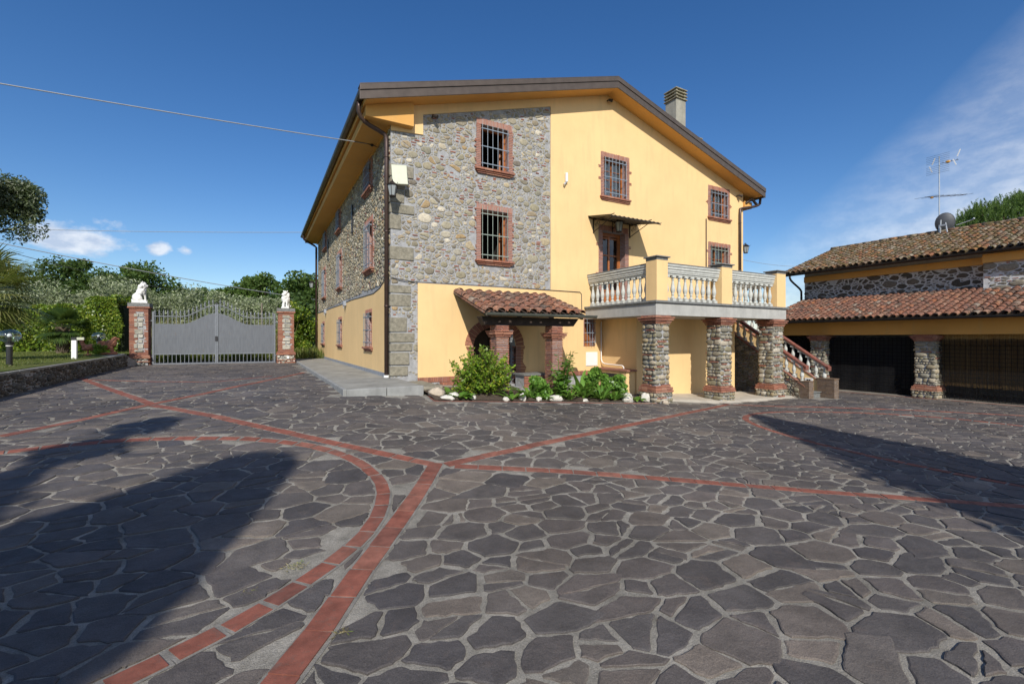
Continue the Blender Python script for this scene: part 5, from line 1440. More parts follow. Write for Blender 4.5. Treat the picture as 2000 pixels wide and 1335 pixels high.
t = thing('bollard_light', 'white square bollard light standing by the low stone wall', 'garden lamp', (-4.95, 18.72, 1.03))
mb = MB(); mb.box(-5.01, -4.89, 18.66, 18.78, .95, 1.6); mb.build('post', [WHITE], t, bevel=.006)
mb = MB(); mb.box(-5.01, -4.89, 18.66, 18.78, 1.601, 1.69); mb.build('cap', [BLACKP], t)
mb = MB(); mb.box(-4.888, -4.72, 18.67, 18.77, 1.61, 1.69); mb.build('light_head', [CREAMP], t)

def remesh(o, v=.02):
    m = o.modifiers.new('remesh', 'REMESH'); m.mode = 'VOXEL'; m.voxel_size = v; m.use_smooth_shade = True
    s = o.modifiers.new('smooth', 'SMOOTH'); s.iterations = 2; s.factor = .5
def statue_lion(label, x, y, z, rz, s):
    t = thing('lion_statue', label, 'statue', (x, y, z), rz, group='white lions on the gate pillars'); rg = random.Random(3)
    mb = MB(Matrix.Scale(s, 4))
    mb.box(-.30, .24, -.17, .17, 0, .055)
    Ry = lambda a: Matrix.Rotation(R(a), 3, 'Y')
    mb.ball((-.12, 0, .20), (.17, .145, .16)); mb.ball((-.03, 0, .36), (.13, .12, .25), rot=Ry(18)); mb.ball((.06, 0, .44), (.125, .115, .18), rot=Ry(8))
    for sd in (-1, 1):
        mb.ball((-.06, sd * .12, .16), (.14, .055, .12)); mb.tube([(-.02, sd * .12, .10), (.14, sd * .12, .075)], [.05, .04], 8); mb.ball((.16, sd * .12, .08), (.055, .04, .035))
        mb.tube([(.10, sd * .065, .42), (.16, sd * .065, .24), (.17, sd * .065, .09)], [.055, .042, .036], 8); mb.ball((.20, sd * .065, .08), (.055, .038, .035))
    for k in range(60):
        a = rg.uniform(0, 6.28); b = rg.uniform(-.5, 1.05); c = Vector((.05 + .10 * math.cos(a) * .9, .13 * math.sin(a), .60 - .22 * (1 - b) * .9)); mb.ball(tuple(c), rg.uniform(.05, .075), 7, 5)
    mb.ball((.10, 0, .64), (.12, .10, .11)); mb.ball((.20, 0, .605), (.065, .055, .05)); mb.ball((.245, 0, .625), (.025, .03, .022)); mb.ball((.19, 0, .565), (.05, .04, .025))
    for sd in (-1, 1): mb.ball((.07, sd * .085, .735), (.025, .03, .035)); mb.ball((.175, sd * .045, .665), (.03, .028, .02))
    mb.tube([(-.26, .02, .08), (-.30, .1, .12), (-.24, .19, .13), (-.1, .2, .11)], [.03, .026, .024, .035], 8)
    o = mb.build('lion', [MARBLE], t, local=True); remesh(o, .013 * s); o.scale = (.88, .95, 1.1); return t
CAMR = math.atan2(.8741, .4857)
def gate_pillar(label, x, y, w, z0, z1, rz, seed):
    t = thing('gate_pillar', label, 'pillar', (x, y, z0), rz); h = z1 - z0; rg = random.Random(seed); e = w / 2
    mb = MB(); mb.box(-e + .015, e - .015, -e + .015, e - .015, -.2, h - .15, 1)
    def course(z, hh, ex, mi=0, skip=None):
        for sy in (-1, 1):
            u = -e - ex
            while u < e + ex - .02:
                l = min(rg.uniform(.2, .28), e + ex - u)
                if e + ex - (u + l) < .06: l = e + ex - u
                if not (skip and abs(u + l / 2) < skip): mb.box(u + .003, u + l - .003, *(sorted((sy * (e + ex), sy * (e - .06)))), z, z + hh, mi, .003)
                u += l
            for k in range(3):
                L = (2 * e - .12) / 3; a = -e + .06 + k * L
                mb.box(*(sorted((sy * (e + ex), sy * (e - .06)))), a + .003, a + L - .003, z, z + hh, mi, .003)
    z = .5
    while z < h - .2:
        course(z, .034, 0, 0, e * .52 if .6 < z < h - .35 else None); z += .044
    for ex, zz, hh in ((.05, .44, .05), (.07, .38, .05)): course(zz, hh, ex)
    z = -.1
    while z < .36: course(z, .034, .05, 0, e * .9 if rg.random() < .6 else None); z += .046
    course(h - .2, .05, .05)
    mb.box(-e - .04, e + .04, -e - .04, e + .04, h - .145, h, 2)
    o = mb.build('brick_shaft', [BRICK, MORTAR, CONC_D], t, local=True)
    mb = MB()
    for sgn in (-1, 1):
        mb.M = Matrix.Translation((0, -e, 0)) if sgn < 0 else Matrix(((-1, 0, 0, 0), (0, -1, 0, e), (0, 0, 1, 0), (0, 0, 0, 1)))
        z = .62
        while z < h - .38:
            hh = rg.choice([.09, .12, .17]); a = e * rg.uniform(.36, .5); c = rg.uniform(-a * .4, a * .4)
            if rg.random() < .5: mb.box(-a, a, -.012 - rg.uniform(0, .02), .02, z, z + hh, 0, .012)
            else: mb.box(-a, c - .012, -.015, .02, z, z + hh, 0, .012); mb.box(c + .012, a, -.022, .02, z, z + hh, 0, .012)
            z += hh + rg.choice([.04, .06, .10])
        rubble(mb, -e - .03, e + .03, 0, .36, [(.1, 60), (.06, 200), (.04, 300)], rg.randint(0, 99), None, .7, 0)
    mb.build('stone_inset', [M_island('pillar_inset_stone', [(0, (.30, .29, .24)), (.5, (.42, .40, .33)), (1, (.55, .53, .46))], .9, 16, .4, .9, 50, .015)], t, local=True, bevel=.02)
    return t
GR = -math.atan2(.4857, .8741)
GR = -.10
gate_pillar('left brick gate pillar with stone insets beside the hedge', -4.15, 23.15, .60, .5, 3.06, 0.0, 5)
gate_pillar('right brick gate pillar with white stone insets beside the walkway', 1.03, 22.4, .62, .58, 2.97, 0.0, 6)
statue_lion('white seated lion on the left gate pillar, larger of the two', -4.15, 23.15, 3.06, .15, 1.05)
statue_lion('white seated lion on the right gate pillar, narrower in view', 1.03, 22.4, 2.97, -1.75, .95)
mb = MB(); mb.box(1.05, 1.15, 21.99, 22.04, .78, .9); o = mb.build('socket_box', [WHITE], None, bevel=.005); tag(o, 'small white box low on the right gate pillar', 'box')
# gate
G0 = (-1.56, 22.78, .60)
gt = thing('metal_gate', 'wide grey metal double gate with spear tips and curved top', 'gate', G0, GR)
HW = 2.17
def bump_(x): 
    u = min(1, abs(x) / 1.25); return .5 * (1 + math.cos(math.pi * u)) if u < 1 else 0
for sd in (-1, 1):
    xs_ = [sd * (.03 + (HW - .05) * k / 24) for k in range(25)]
    mb = MB(); pts = [(x, .43) for x in (xs_ if sd > 0 else xs_[::-1])]; tp = [(x, 1.65 + .47 * bump_(x)) for x in (xs_[::-1] if sd > 0 else xs_)]
    mb.prism([pts[0], pts[-1]] + tp, [], -.006, .006)
    mb.box(min(xs_), max(xs_), -.009, -.0062, 1.04, 1.055)
    leaf = mb.build('gate_leaf', [GATEM], gt, local=True)
    mb = MB(); xa, xb = sorted((sd * .03, sd * (HW - .02)))
    mb.box(xa, xb, -.025, .025, .0, .06); mb.box(xa, xb, -.02, .02, .40, .44)
    mb.tube([(x, 0, 1.95 + .50 * bump_(x)) for x in sorted(xs_)], .022, 6)
    mb.box(sd * HW - .03, sd * HW + .03, -.03, .03, -.05, 2.15); mb.box(sd * .03 - .028, sd * .03 + .028, -.03, .03, -.05, 2.5)
    n = 15
    for k in range(1, n + 1):
        x = sd * (.03 + (HW - .05) * (k - .3) / n); b = .47 * bump_(x); c = .5 * bump_(x)
        mb.box(x - .01, x + .01, -.01, .01, .06, .42); mb.box(x - .01, x + .01, -.01, .01, 1.6 + b, 2.06 + c)
        mb.lathe([(.012, 0), (.03, .01), (.034, .04), (.012, .13), (.001, .19)], (x, 0, 2.06 + c), 5)
        mb.box(x - .035, x + .035, -.006, .006, 2.03 + c, 2.05 + c)
    mb.build('gate_bars', [GATEB], leaf, local=True)
mb = MB(); mb.box(-.05, .05, -.05, -.03, .95, 1.15); mb.ball((0, 0, 2.52), .045); mb.build('lock', [BLACKP], gt, local=True)
for x in (-HW - .25, HW):
    for z in (.3, 1.75): mb = MB(); mb.box(x, x + .25, -.02, .02, z, z + .04); mb.build('hinge', [GATEB], gt, local=True)

# terracotta birds
def bird(label, x, y, z, rz, kind, s):
    t = thing('bird_statue', label, 'statue', (x, y, z), rz); mb = MB(Matrix.Scale(s, 4)); Ry = lambda a: Matrix.Rotation(R(a), 3, 'Y')
    if kind == 'hen':
        mb.ball((0, 0, .26), (.20, .11, .11), rot=Ry(22)); mb.ball((-.15, 0, .2), (.13, .06, .05), rot=Ry(30)); mb.tube([(.12, 0, .3), (.17, 0, .4), (.17, 0, .48)], [.08, .055, .045], 8)
        mb.ball((.18, 0, .49), (.055, .045, .05)); mb.lathe([(.02, 0), (.002, .06)], (.24, 0, .48), 6); mb.ball((.22, 0, .44), (.02, .02, .03)); mb.ball((.17, 0, .55), (.04, .012, .025))
        mb.tube([(.02, .04, .18), (.03, .04, .0)], .02, 6); mb.tube([(.02, -.04, .18), (.03, -.04, .0)], .02, 6); mb.box(-.06, .12, -.09, .09, -.02, .03)
    else:
        mb.box(-.2, .2, -.14, .14, 0, .07); mb.ball((-.02, 0, .33), (.13, .12, .17), rot=Ry(20)); mb.ball((.1, 0, .38), (.1, .09, .12)); mb.ball((.14, 0, .53), (.075, .065, .07)); mb.tube([(.08, 0, .42), (.13, 0, .5)], .08, 8)
        mb.tube([(.19, 0, .54), (.25, 0, .52), (.25, 0, .48)], [.04, .025, .008], 6)
        for sd in (-1, 1):
            mb.ball((-.14, sd * .1, .33), (.18, .035, .12), rot=Ry(35)); mb.tube([(.04, sd * .06, .25), (.08, sd * .06, .07)], [.06, .04], 8); mb.ball((.11, sd * .06, .09), (.06, .04, .03))
        mb.ball((-.2, 0, .15), (.1, .06, .06), rot=Ry(30))
    o = mb.build('bird', [TERRA], t, local=True); remesh(o, .012 * s)
bird('terracotta hen with raised head left of the small globe lamp', -5.35, 21.7, 1.06, math.pi + GR + .2, 'hen', 1.05)
bird('terracotta eagle with spread wings on a base beside the gate pillar', -4.85, 22.0, 1.06, GR + .2, 'eagle', 1.1)
t = tree('small round mossy green bush between the terracotta birds', -5.0, 21.5, .46, .24, LF_BRIGHT, .05, .4, 12, 220, name='round_bush', cat='bush', z0=1.05, seed=3, base=.0, clump=.5, tr=.02)
mb = MB(); mb.box(-4.75, -4.5, 22.3, 22.5, 1.0, 1.07, 0, .01); o = mb.build('white_stone', [ROCK], None, bevel=.02); tag(o, 'small white slab on the wall end beside the terracotta eagle', 'stone')

# hedges
def hedge(label, p0, p1, w, h, z0, mat, leaf, n, seed):
    t = thing('hedge', label, 'hedge', ((p0[0] + p1[0]) / 2, (p0[1] + p1[1]) / 2, z0)); rg = np.random.default_rng(seed)
    d = np.array(p1) - np.array(p0); L = np.linalg.norm(d); d = d / L; s = np.array([-d[1], d[0]])
    u = rg.random(n) * L; a = rg.random(n); 
    f = rg.random(n); v = np.where(f < .75, np.sign(rg.random(n) - .35) * -w / 2 * (1 - .25 * rg.random(n) ** 2), (rg.random(n) - .5) * w); zz = np.where(f < .75, rg.random(n) * h, h * (1 - .12 * rg.random(n) ** 2))
    wob = .16 * np.sin(u * 2.1 + zz * 1.7) + .1 * np.sin(u * 5.3 + 1 + zz * 3.1); v = v + np.sign(v) * wob; zz = zz + .12 * np.sin(u * 1.7) * (zz / h) + .08 * np.sin(u * 6) * (zz / h)
    P = np.stack([p0[0] + d[0] * u + s[0] * v, p0[1] + d[1] * u + s[1] * v, z0 + zz], 1)
    leafmass('foliage', P, mat, t, leaf, .55, (0, -.4, .5))
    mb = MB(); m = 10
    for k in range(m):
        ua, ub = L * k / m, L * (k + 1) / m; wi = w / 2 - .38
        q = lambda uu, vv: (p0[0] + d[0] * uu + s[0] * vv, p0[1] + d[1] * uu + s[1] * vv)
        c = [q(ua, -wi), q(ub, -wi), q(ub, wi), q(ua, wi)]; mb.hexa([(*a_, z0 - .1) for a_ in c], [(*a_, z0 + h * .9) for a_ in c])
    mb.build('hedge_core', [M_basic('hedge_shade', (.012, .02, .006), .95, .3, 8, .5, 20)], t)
hedge('long clipped laurel hedge behind the lawn', (-15.5, 31.5), (-6.4, 28.0), 1.4, 2.1, .95, LF_HEDGE, .13, 30000, 1)
hedge('tall bright ivy-covered hedge block beside the left gate pillar', (-6.15, 25.6), (-4.95, 25.1), 1.1, 2.35, .95, LF_HEDGE, .10, 9000, 2)
# fan palms
def palm(label, x, y, z0, H, rad, nfr, seed, mat=LF_PALM):
    t = thing('fan_palm', label, 'palm', (x, y, z0)); rg = random.Random(seed); mb = MB(); mb.tube([(x, y, z0 - .1), (x, y, z0 + H * .5), (x, y, z0 + H)], [.2, .17, .15], 10)
    for k in range(60): a = k * 2.4; zz = z0 + H * k / 60; mb.tube([(x + .15 * math.cos(a), y + .15 * math.sin(a), zz), (x + .24 * math.cos(a), y + .24 * math.sin(a), zz + .12)], [.04, .015], 5)
    mb.build('trunk', [BARK], t); c = Vector((x, y, z0 + H)); V = []; F = []
    st = MB()
    for k in range(nfr):
        a = k * 2.4 + rg.uniform(-.2, .2); el = 1.15 - 2.1 * (k / nfr) + rg.uniform(-.15, .15); d = Vector((math.cos(a) * math.cos(el), math.sin(a) * math.cos(el), math.sin(el))); L1 = rad * .5; hub = c + d * L1 - Vector((0, 0, .05 * L1))
        st.tube([c, hub], [.014, .008], 5); up = Vector((0, 0, 1)); s = d.cross(up).normalized(); nn = s.cross(d)
        for j in range(30):
            th = -1.9 + 3.8 * j / 29; dd = (d * math.cos(th) + s * math.sin(th) + nn * .18 * math.cos(th)).normalized(); l = rad * .58 * rg.uniform(.85, 1.05) * (1 - .12 * abs(th)); w = .020
            side = dd.cross(nn).normalized() * w; m = hub + dd * l * .6; e = hub + dd * l - Vector((0, 0, .10 * l + .15 * l * rg.random()))
            b = len(V); V += [hub - side * .4, hub + side * .4, m + side, m - side, e + side * .15, e - side * .15]; F += [(b, b + 1, b + 2, b + 3), (b + 3, b + 2, b + 4, b + 5)]
    st.build('leaf_stalks', [mat], t); arr_obj('fronds', np.array([tuple(v) for v in V]), np.array(F), mat, t)
palm('large fan palm cut off by the left edge of the photo', -6.95, 18.5, 1.0, 2.0, 1.7, 46, 2)
palm('small shaded fan palm in front of the long hedge', -6.9, 24.8, 1.0, 1.15, .95, 26, 3, LF_DARK)  # dark leaf colour stands in for the shade on this palm
tree('grey-green evergreen oak reaching in from the left edge', -10.5, 27.0, 8.6, 2.7, LF_OAK, .15, .42, 50, 900, name='oak_tree', z0=1.0, seed=9, base=.52, clump=.33)
tree('dense bright green bush between the right gate pillar and the farmhouse', 2.0, 29.2, 3.4, 1.7, LF_HEDGE, .16, .6, 30, 420, name='bush', cat='bush', z0=.6, seed=10, base=.0)

OL = 'olive trees behind the gate'
for i, (px_, y, H, r_, lb) in enumerate(((-15.4, 40, 5.0, 2.6, 'pale olive tree behind the long hedge, left of the silvery round one'), (-12.0, 41, 4.8, 2.4, 'silvery round olive tree above the middle of the hedge'), (-8.8, 42, 5.9, 2.9, 'tall olive tree behind the left lion'), (-5.2, 43, 5.4, 2.8, 'olive tree seen above the left leaf of the gate'), (-1.8, 42, 5.2, 2.6, 'olive tree seen above the middle of the gate'), (.9, 40, 4.8, 2.3, 'olive tree seen above the right leaf of the gate'))):
    tree(lb, px_, y, H, r_, LF_OLIVE, .22, .28, 34, 420, OL, 'olive_tree', 'olive tree', .7, 20 + i, .05, clump=.4)
TR = 'dark trees far behind the olives'
for i, (x, y, H, r_, m, lb) in enumerate(((-34, 84, 9.5, 6, LF_MID, 'low dark wood edge tree at the far left behind the palm'), (-27, 80, 9.8, 5, LF_DARK, 'broad dark tree left of the two high crowns'), (-20.5, 79, 12.4, 4.6, LF_DARK, 'high dark tree, left one of the two crowns above the olives'), (-14.2, 77, 12.6, 4.6, LF_MID, 'high spreading tree, right one of the two crowns above the olives'),
        (-8.5, 82, 9.0, 4.5, LF_DARK, 'lower dark tree filling the dip behind the left lion'), (-4.4, 74, 8.0, 3.4, LF_MID, 'lower green tree left of the round crown above the gate'), (-.9, 69, 10.6, 3.9, LF_MID, 'round feathery tree above the right half of the gate'), (4.6, 56, 8.9, 3.7, LF_MID, 'green tree rising between the right lion and the farmhouse'), (2.6, 46, 5.4, 2.4, LF_DARK, 'dark tree directly behind the right lion'))):
    tree(lb, x, y, H, r_ * 1.15, m, .42, .55, 70, 300, TR, 'tree', 'tree', .7, 40 + i, .02, clump=.34)
# far hedge row closing the horizon
n = 16000; x = NR.uniform(-90, 60, n); P = np.stack([x, 105 + NR.uniform(-3, 3, n), .7 + NR.random(n) ** .7 * (7 + 1.5 * np.sin(x * .2) + np.sin(x * .63))], 1)
tag(leafmass('far_wood', P, LF_DARK, None, 1.3, .7), 'far wood closing the horizon', None, None, 'stuff')
n = 9000; x = NR.uniform(-6.5, 3.0, n); y = NR.uniform(24.6, 29, n); P = np.stack([x, y, gza(x, y) - .05], 1); D = unit(n, (0, 0, 3)); s = NR.uniform(.25, .75, n)
tag(quads(P + D * s[:, None] * .5, D, unit(n), s, s * .05 + .01, 'tall_grass', LF_GRASS, None), 'tall grass behind the gate', None, None, 'stuff')
n = 1600; x = NR.uniform(-5, 1.5, n); y = NR.uniform(27, 31, n); P = np.stack([x, y, gza(x, y)], 1); D = unit(n, (0, 0, 7)); s = NR.uniform(1.2, 2.3, n)
tag(quads(P + D * s[:, None] * .5, D, unit(n), s, .03, 'tall_grass', LF_DRY, None), 'tall pale reeds behind the gate bars', None, None, 'stuff')
mb = MB(); mb.tube([(.15, 33, .6), (.15, 33, 3.9)], .05, 7); tag(mb.build('wooden_post', [M_basic('weathered_post', (.2, .17, .13), .9)], None), 'thin weathered wooden post standing behind the right leaf of the gate', 'post')

# ================================================================== OUTBUILDING
ob = thing('outbuilding', 'long low outbuilding with two tiled roofs and netted garage bays on the right', 'outbuilding', (22, 5, -.4))
GY0, GY1 = -4.0, 12.3
UX = 22.75
mb = MB(frame_left(UX)); mb.prism([(-12.2, -.5), (4, -.5), (4, 4.85), (-12.2, 4.85)], [], 0, .35); mb.build('upper_wall', [LIME], ob)
mb = MB(frame_left(UX)); rubble(mb, -12.2, -2.0, 2.9, 4.3, [(.25, 6), (.16, 30), (.10, 120), (.06, 300)], 81, None, .12, .06, gap=(.02, .06), sv=1.7, step=.08, wav=.010, split=.35, cut=.15, extra=2)
o = mb.build('upper_stonework', [DSTONE, BRICK_D], ob); sm_by_mat(o)
mb = MB(); mb.box(22.3, UX, 1.5, 5.95, 2.9, 4.9); mb.build('wall_projection', [LIME], ob)
mb = MB(frame_left(22.3)); rubble(mb, -5.95, -1.6, 2.95, 4.3, [(.24, 8), (.15, 40), (.09, 150), (.05, 300)], 82, None, .12, .14, gap=(.01, .035), sv=1.9, step=.08, wav=.010, split=.3, cut=.15, extra=2)
o = mb.build('projection_stonework', [M_island('grey_stone', [(0, (.16, .15, .12)), (.5, (.22, .20, .16)), (1, (.30, .27, .21))], .9, 20, .45, .8, 50, .012), BRICK], ob); sm_by_mat(o)
mb = MB(); mb.box(UX - .10, UX + .0, 5.952, 12.18, 4.3, 4.56); mb.box(22.2, 22.298, -4, 5.95, 4.3, 4.6) ; mb.build('upper_fascia', [STUC2], ob)
mb = MB(); mb.prism([(UX + .36, -.5), (30.6, -.5), (30.6, 4.8), (26.7, 6.2), (UX + .36, 4.8)], [], 12.19, 12.195); mb.box(30.3, 30.6, -4, 12.19, -.5, 4.8); mb.build('gable_wall', [STUC2], ob)
# roofs
EX, EZ, US = 22.0, 4.72, .345
def uz(x): return EZ + US * (x - EX)
mb = MB()
mb.hexa([(EX, GY0, uz(EX) - .12), (26.7, GY0, uz(26.7) - .12), (26.7, 12.75, uz(26.7) - .12), (EX, 12.75, uz(EX) - .12)], [(EX, GY0, uz(EX)), (26.7, GY0, uz(26.7)), (26.7, 12.75, uz(26.7)), (EX, 12.75, uz(EX))])
mb.hexa([(26.7, GY0, uz(26.7) - .12), (31.2, GY0, uz(22.2) - .12), (31.2, 12.75, uz(22.2) - .12), (26.7, 12.75, uz(26.7) - .12)], [(26.7, GY0, uz(26.7)), (31.2, GY0, uz(22.2)), (31.2, 12.75, uz(22.2)), (26.7, 12.75, uz(26.7))])
uroof = mb.build('upper_roof', [TILE_B], ob)
S = slope_axes(1, 0, US); U = Vector((0, -1, 0)); N = S.cross(U) ; N = N if N.z > 0 else -N
tiles((EX - .06, 12.72, uz(EX - .06)), (0, -1, 0), S, N, 14.5, (26.7 - EX) * math.sqrt(1 + US ** 2), uroof, TILE_G, pitch=.235, expo=.30, r=.095, seed=21, name='upper_roof_tiles')
mb = MB(); y = GY0; rg = random.Random(5)
while y < 12.75:
    z = uz(26.7) + .05 + rg.uniform(-.015, .015); mb.tube([(26.7, y, z), (26.7, y + .4, z + .03)], [.12, .10], 8); y += .36
mb.build('ridge_tiles', [TILE_G], uroof, smooth=True)
gutter((EX - .12, -4, uz(EX) - .06), (EX - .12, 12.85, uz(EX) - .03), .07, BLACKM, ob)
pipe([(EX - .12, 12.4, 4.6)] + curve((EX - .12, 12.4, 4.5), (EX - .1, 12.38, 4.3), (22.5, 12.28, 4.1), (22.6, 12.27, 3.9), 6) + [(22.62, 12.27, 2.5)], .045, BLACKM, ob)
# lower lean-to roof
LX, LZ, LS = 19.32, 2.38, .31
def lz(x): return LZ + LS * (x - LX)
mb = MB(); mb.hexa([(LX, GY0, lz(LX) - .1), (UX - .001, GY0, lz(UX) - .1), (UX - .001, 12.15, lz(UX) - .1), (LX, 12.15, lz(LX) - .1)], [(LX, GY0, lz(LX)), (UX - .001, GY0, lz(UX)), (UX - .001, 12.15, lz(UX)), (LX, 12.15, lz(LX))])
lroof = mb.build('lower_roof', [TILE_B], ob)
S = slope_axes(1, 0, LS); N = S.cross(Vector((0, -1, 0))); N = N if N.z > 0 else -N
tiles((LX - .06, 12.1, lz(LX - .06)), (0, -1, 0), S, N, 14.5, (UX - LX) * math.sqrt(1 + LS ** 2) - .03, lroof, TILE, pitch=.225, expo=.30, r=.092, seed=22, name='lower_roof_tiles')
gutter((LX - .12, -4, lz(LX) - .04), (LX - .12, 12.2, lz(LX) - .02), .07, BLACKM, ob)
# beam, pillars, bays
GX = 19.95
mb = MB(); mb.box(GX, GX + .3, GY0, 12.0, 1.79, 2.30); mb.build('beam', [STUC2], ob)
mb = MB(); mb.box(LX + .02, GX + .3, GY0, 12.0, 2.302, 2.36); mb.build('soffit', [WOOD_D], ob)
for i, (ya, yb) in enumerate(((6.45, 7.0), (9.85, 10.4), (1.9, 2.45))): stone_pillar('pillar', ob, GX - .12, GX + .40, ya, yb, -.45, 1.788, 90 + i)
mb = MB(); mb.box(GX - .1, 24.5, GY0, 12.1, -.6, -.36); mb.build('garage_floor', [M_basic('garage_concrete', (.22, .2, .17), .9, .2, 2, .2, 40)], ob)
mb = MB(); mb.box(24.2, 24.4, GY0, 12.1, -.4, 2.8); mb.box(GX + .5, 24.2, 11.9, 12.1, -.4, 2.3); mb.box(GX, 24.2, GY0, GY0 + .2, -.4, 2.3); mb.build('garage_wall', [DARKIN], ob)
def netbay(ya, yb, mat, sag=.1, zt_=1.72):
    V = []; F = []; n = 30; m = 10
    for i in range(n + 1):
        y = ya + (yb - ya) * i / n
        for j in range(m + 1):
            f = j / m; z = -.40 + f * (zt_ + .40 - .03 * abs(math.sin(i * 1.1)) * (f > .9)); V.append((GX + .16 + .02 * math.sin(i * .9 + j * .4) * (1 - f), y, z))
    for i in range(n):
        for j in range(m): a = i * (m + 1) + j; F.append((a, a + 1, a + m + 2, a + m + 1))
    mb = MB(); mb.add(V, F); mb.build('shade_net', [mat], ob)
netbay(7.02, 9.84, NET); netbay(2.46, 6.44, NET2, .1, 1.66); netbay(10.42, 11.9, NET); netbay(-3.8, 1.88, NET2)
# reed mats and bench seen through the nets
mb = MB(); y = 2.3; rg = random.Random(9)
while y < 6.9:
    w = rg.uniform(.03, .06); mb.box(20.36 + rg.uniform(0, .02), 20.40, y, y + w - .006, .05 + rg.uniform(0, .03), 1.5 + rg.uniform(-.03, .03), 0); y += w
mb.build('reed_screen', [REED], ob); mb = MB()
y = 2.5
while y < 6.4:
    w = rg.uniform(.02, .04); mb.box(GX + .33, GX + .36, y, y + w - .004, 1.45 + rg.uniform(-.05, .05), 1.79); y += w
mb.build('reed_screen', [REED], ob)
mb = MB()
for k in range(5): mb.box(20.5, 21.2, 7.9 - .02 * k, 9.75, -.36 + k * .13, -.25 + k * .13, 0, .01)
o = mb.build('plank_stack', [M_basic('grey_planks', (.3, .3, .29), .9, .3, 6, .3, 40)], None, bevel=.008); tag(o, 'stack of grey planks behind the net of the left garage bay', 'planks')
mb = MB(); mb.box(21.6, 22.4, 3.0, 6.2, -.05, .02, 0); 
for y in (3.1, 6.1): mb.box(21.7, 22.3, y - .04, y + .04, -.36, -.05)
o = mb.build('bench', [M_basic('bench_wood', (.12, .1, .09), .8)], None); tag(o, 'low dark bench inside the right garage bay behind the net', 'bench')

# satellite dish and antenna
t = thing('satellite_dish', 'dark grey round satellite dish on the ridge of the upper tiled roof', 'satellite dish', (26.7, 8.2, 6.4))
MD = Matrix.Translation((26.55, 8.3, 6.78)) @ Matrix.Rotation(R(20), 4, 'Z') @ Matrix.Rotation(R(80), 4, 'Y')
mb = MB(MD); pr = [(.02 + .345 * k / 8, .09 * (k / 8) ** 2) for k in range(9)]
V = []; F = []
for r_, z in pr:
    for k in range(32): a = 2 * math.pi * k / 32; V.append((r_ * math.cos(a) * 1.16, r_ * math.sin(a) * .9, z))
for i in range(8):
    for k in range(32): a = i * 32 + k; b = i * 32 + (k + 1) % 32; F.append((a, b, b + 32, a + 32))
F.append(tuple(range(32))); mb.add(V, F); mb.tube([(.365 * math.cos(a) * 1.16, .365 * math.sin(a) * .9, .09) for a in [k * math.pi / 12 for k in range(25)]], .012, 5); mb.build('reflector', [DISHM], t, smooth=True)
mb = MB(); mb.tube([(26.4, 8.42, 6.3), (26.4, 8.4, 6.9)], .025, 6); mb.tube([(26.4, 8.18, 6.3), (26.42, 8.25, 6.75)], .025, 6); mb.box(26.36, 26.42, 8.2, 8.45, 6.62, 6.68); mb.build('mount', [ALU], t)
mb = MB(); mb.tube([(26.6, 7.95, 6.6), (26.8, 7.5, 6.75)], .015, 6); mb.tube([(26.8, 7.5, 6.75), (26.75, 7.42, 6.8)], .035, 8); mb.build('receiver_arm', [ALU], t)
t = thing('television_antenna', 'tall thin television antenna mast above the satellite dish', 'antenna', (26.6, 8.5, 6.3))
mb = MB(); mb.tube([(26.55, 8.5, 6.3), (26.55, 8.5, 9.75)], [.028, .022], 8); mb.box(26.53, 26.57, 8.48, 8.52, 9.7, 9.78); mb.build('mast', [ALU], t)
mb = MB(); c = Vector((26.55, 8.5, 9.45)); b = Vector((.35, -1, .05)).normalized(); s = Vector((1, .35, 0)).normalized(); 
mb.tube([c, c + b * .62], .01, 6)
for k in range(6): p = c + b * (.12 + k * .09); mb.tube([p - s * .14 + Vector((0, 0, .02)), p + s * .14 + Vector((0, 0, .02))], .006, 5)
for sg in (-1, 1):
    for k in range(5): q = c - b * .1 + Vector((0, 0, sg * (.08 + .08 * k))) ; mb.tube([q + Vector((0, .35, 0)), q + Vector((0, -.45, 0))], .005, 5)
mb.build('upper_array', [IRON], t)
mb = MB(); 
for (dy, dz, tl) in ((.24, .16, .1), (.24, -.17, -.1), (-.60, .26, .1), (-.57, -.1, -.1)): mb.hexa([(26.53, 8.5 + dy - .015, 9.45 + dz - .14), (26.555, 8.5 + dy - .015, 9.45 + dz - .14), (26.555, 8.5 + dy + .02, 9.45 + dz - .14), (26.53, 8.5 + dy + .02, 9.45 + dz - .14)], [(26.53, 8.5 + dy - .015 - tl, 9.45 + dz + .14), (26.555, 8.5 + dy - .015 - tl, 9.45 + dz + .14), (26.555, 8.5 + dy + .02 - tl, 9.45 + dz + .14), (26.53, 8.5 + dy + .02 - tl, 9.45 + dz + .14)])
mb.build('reflector_bar', [WHITE], t)
mb = MB(); mb.ball((26.53, 8.2, 9.44), (.05, .09, .06)); mb.ball((26.53, 8.75, 8.0), (.04, .07, .04)); mb.build('dipole_box', [YELP], t)
mb = MB(); c = Vector((26.55, 8.5, 8.0)); b = Vector((.5, -.75, -.06)).normalized(); s = Vector((.9, .6, .08)).normalized(); mb.tube([c - b * .5, c + b * .9], .012, 6)
for k in range(7): p = c + b * (-.45 + k * .22); l = .40 - .025 * k; mb.tube([p - Vector((.2, -1, 0)).normalized() * l, p + Vector((.2, -1, 0)).normalized() * l], .006, 5)
mb.build('lower_array', [IRON], t)
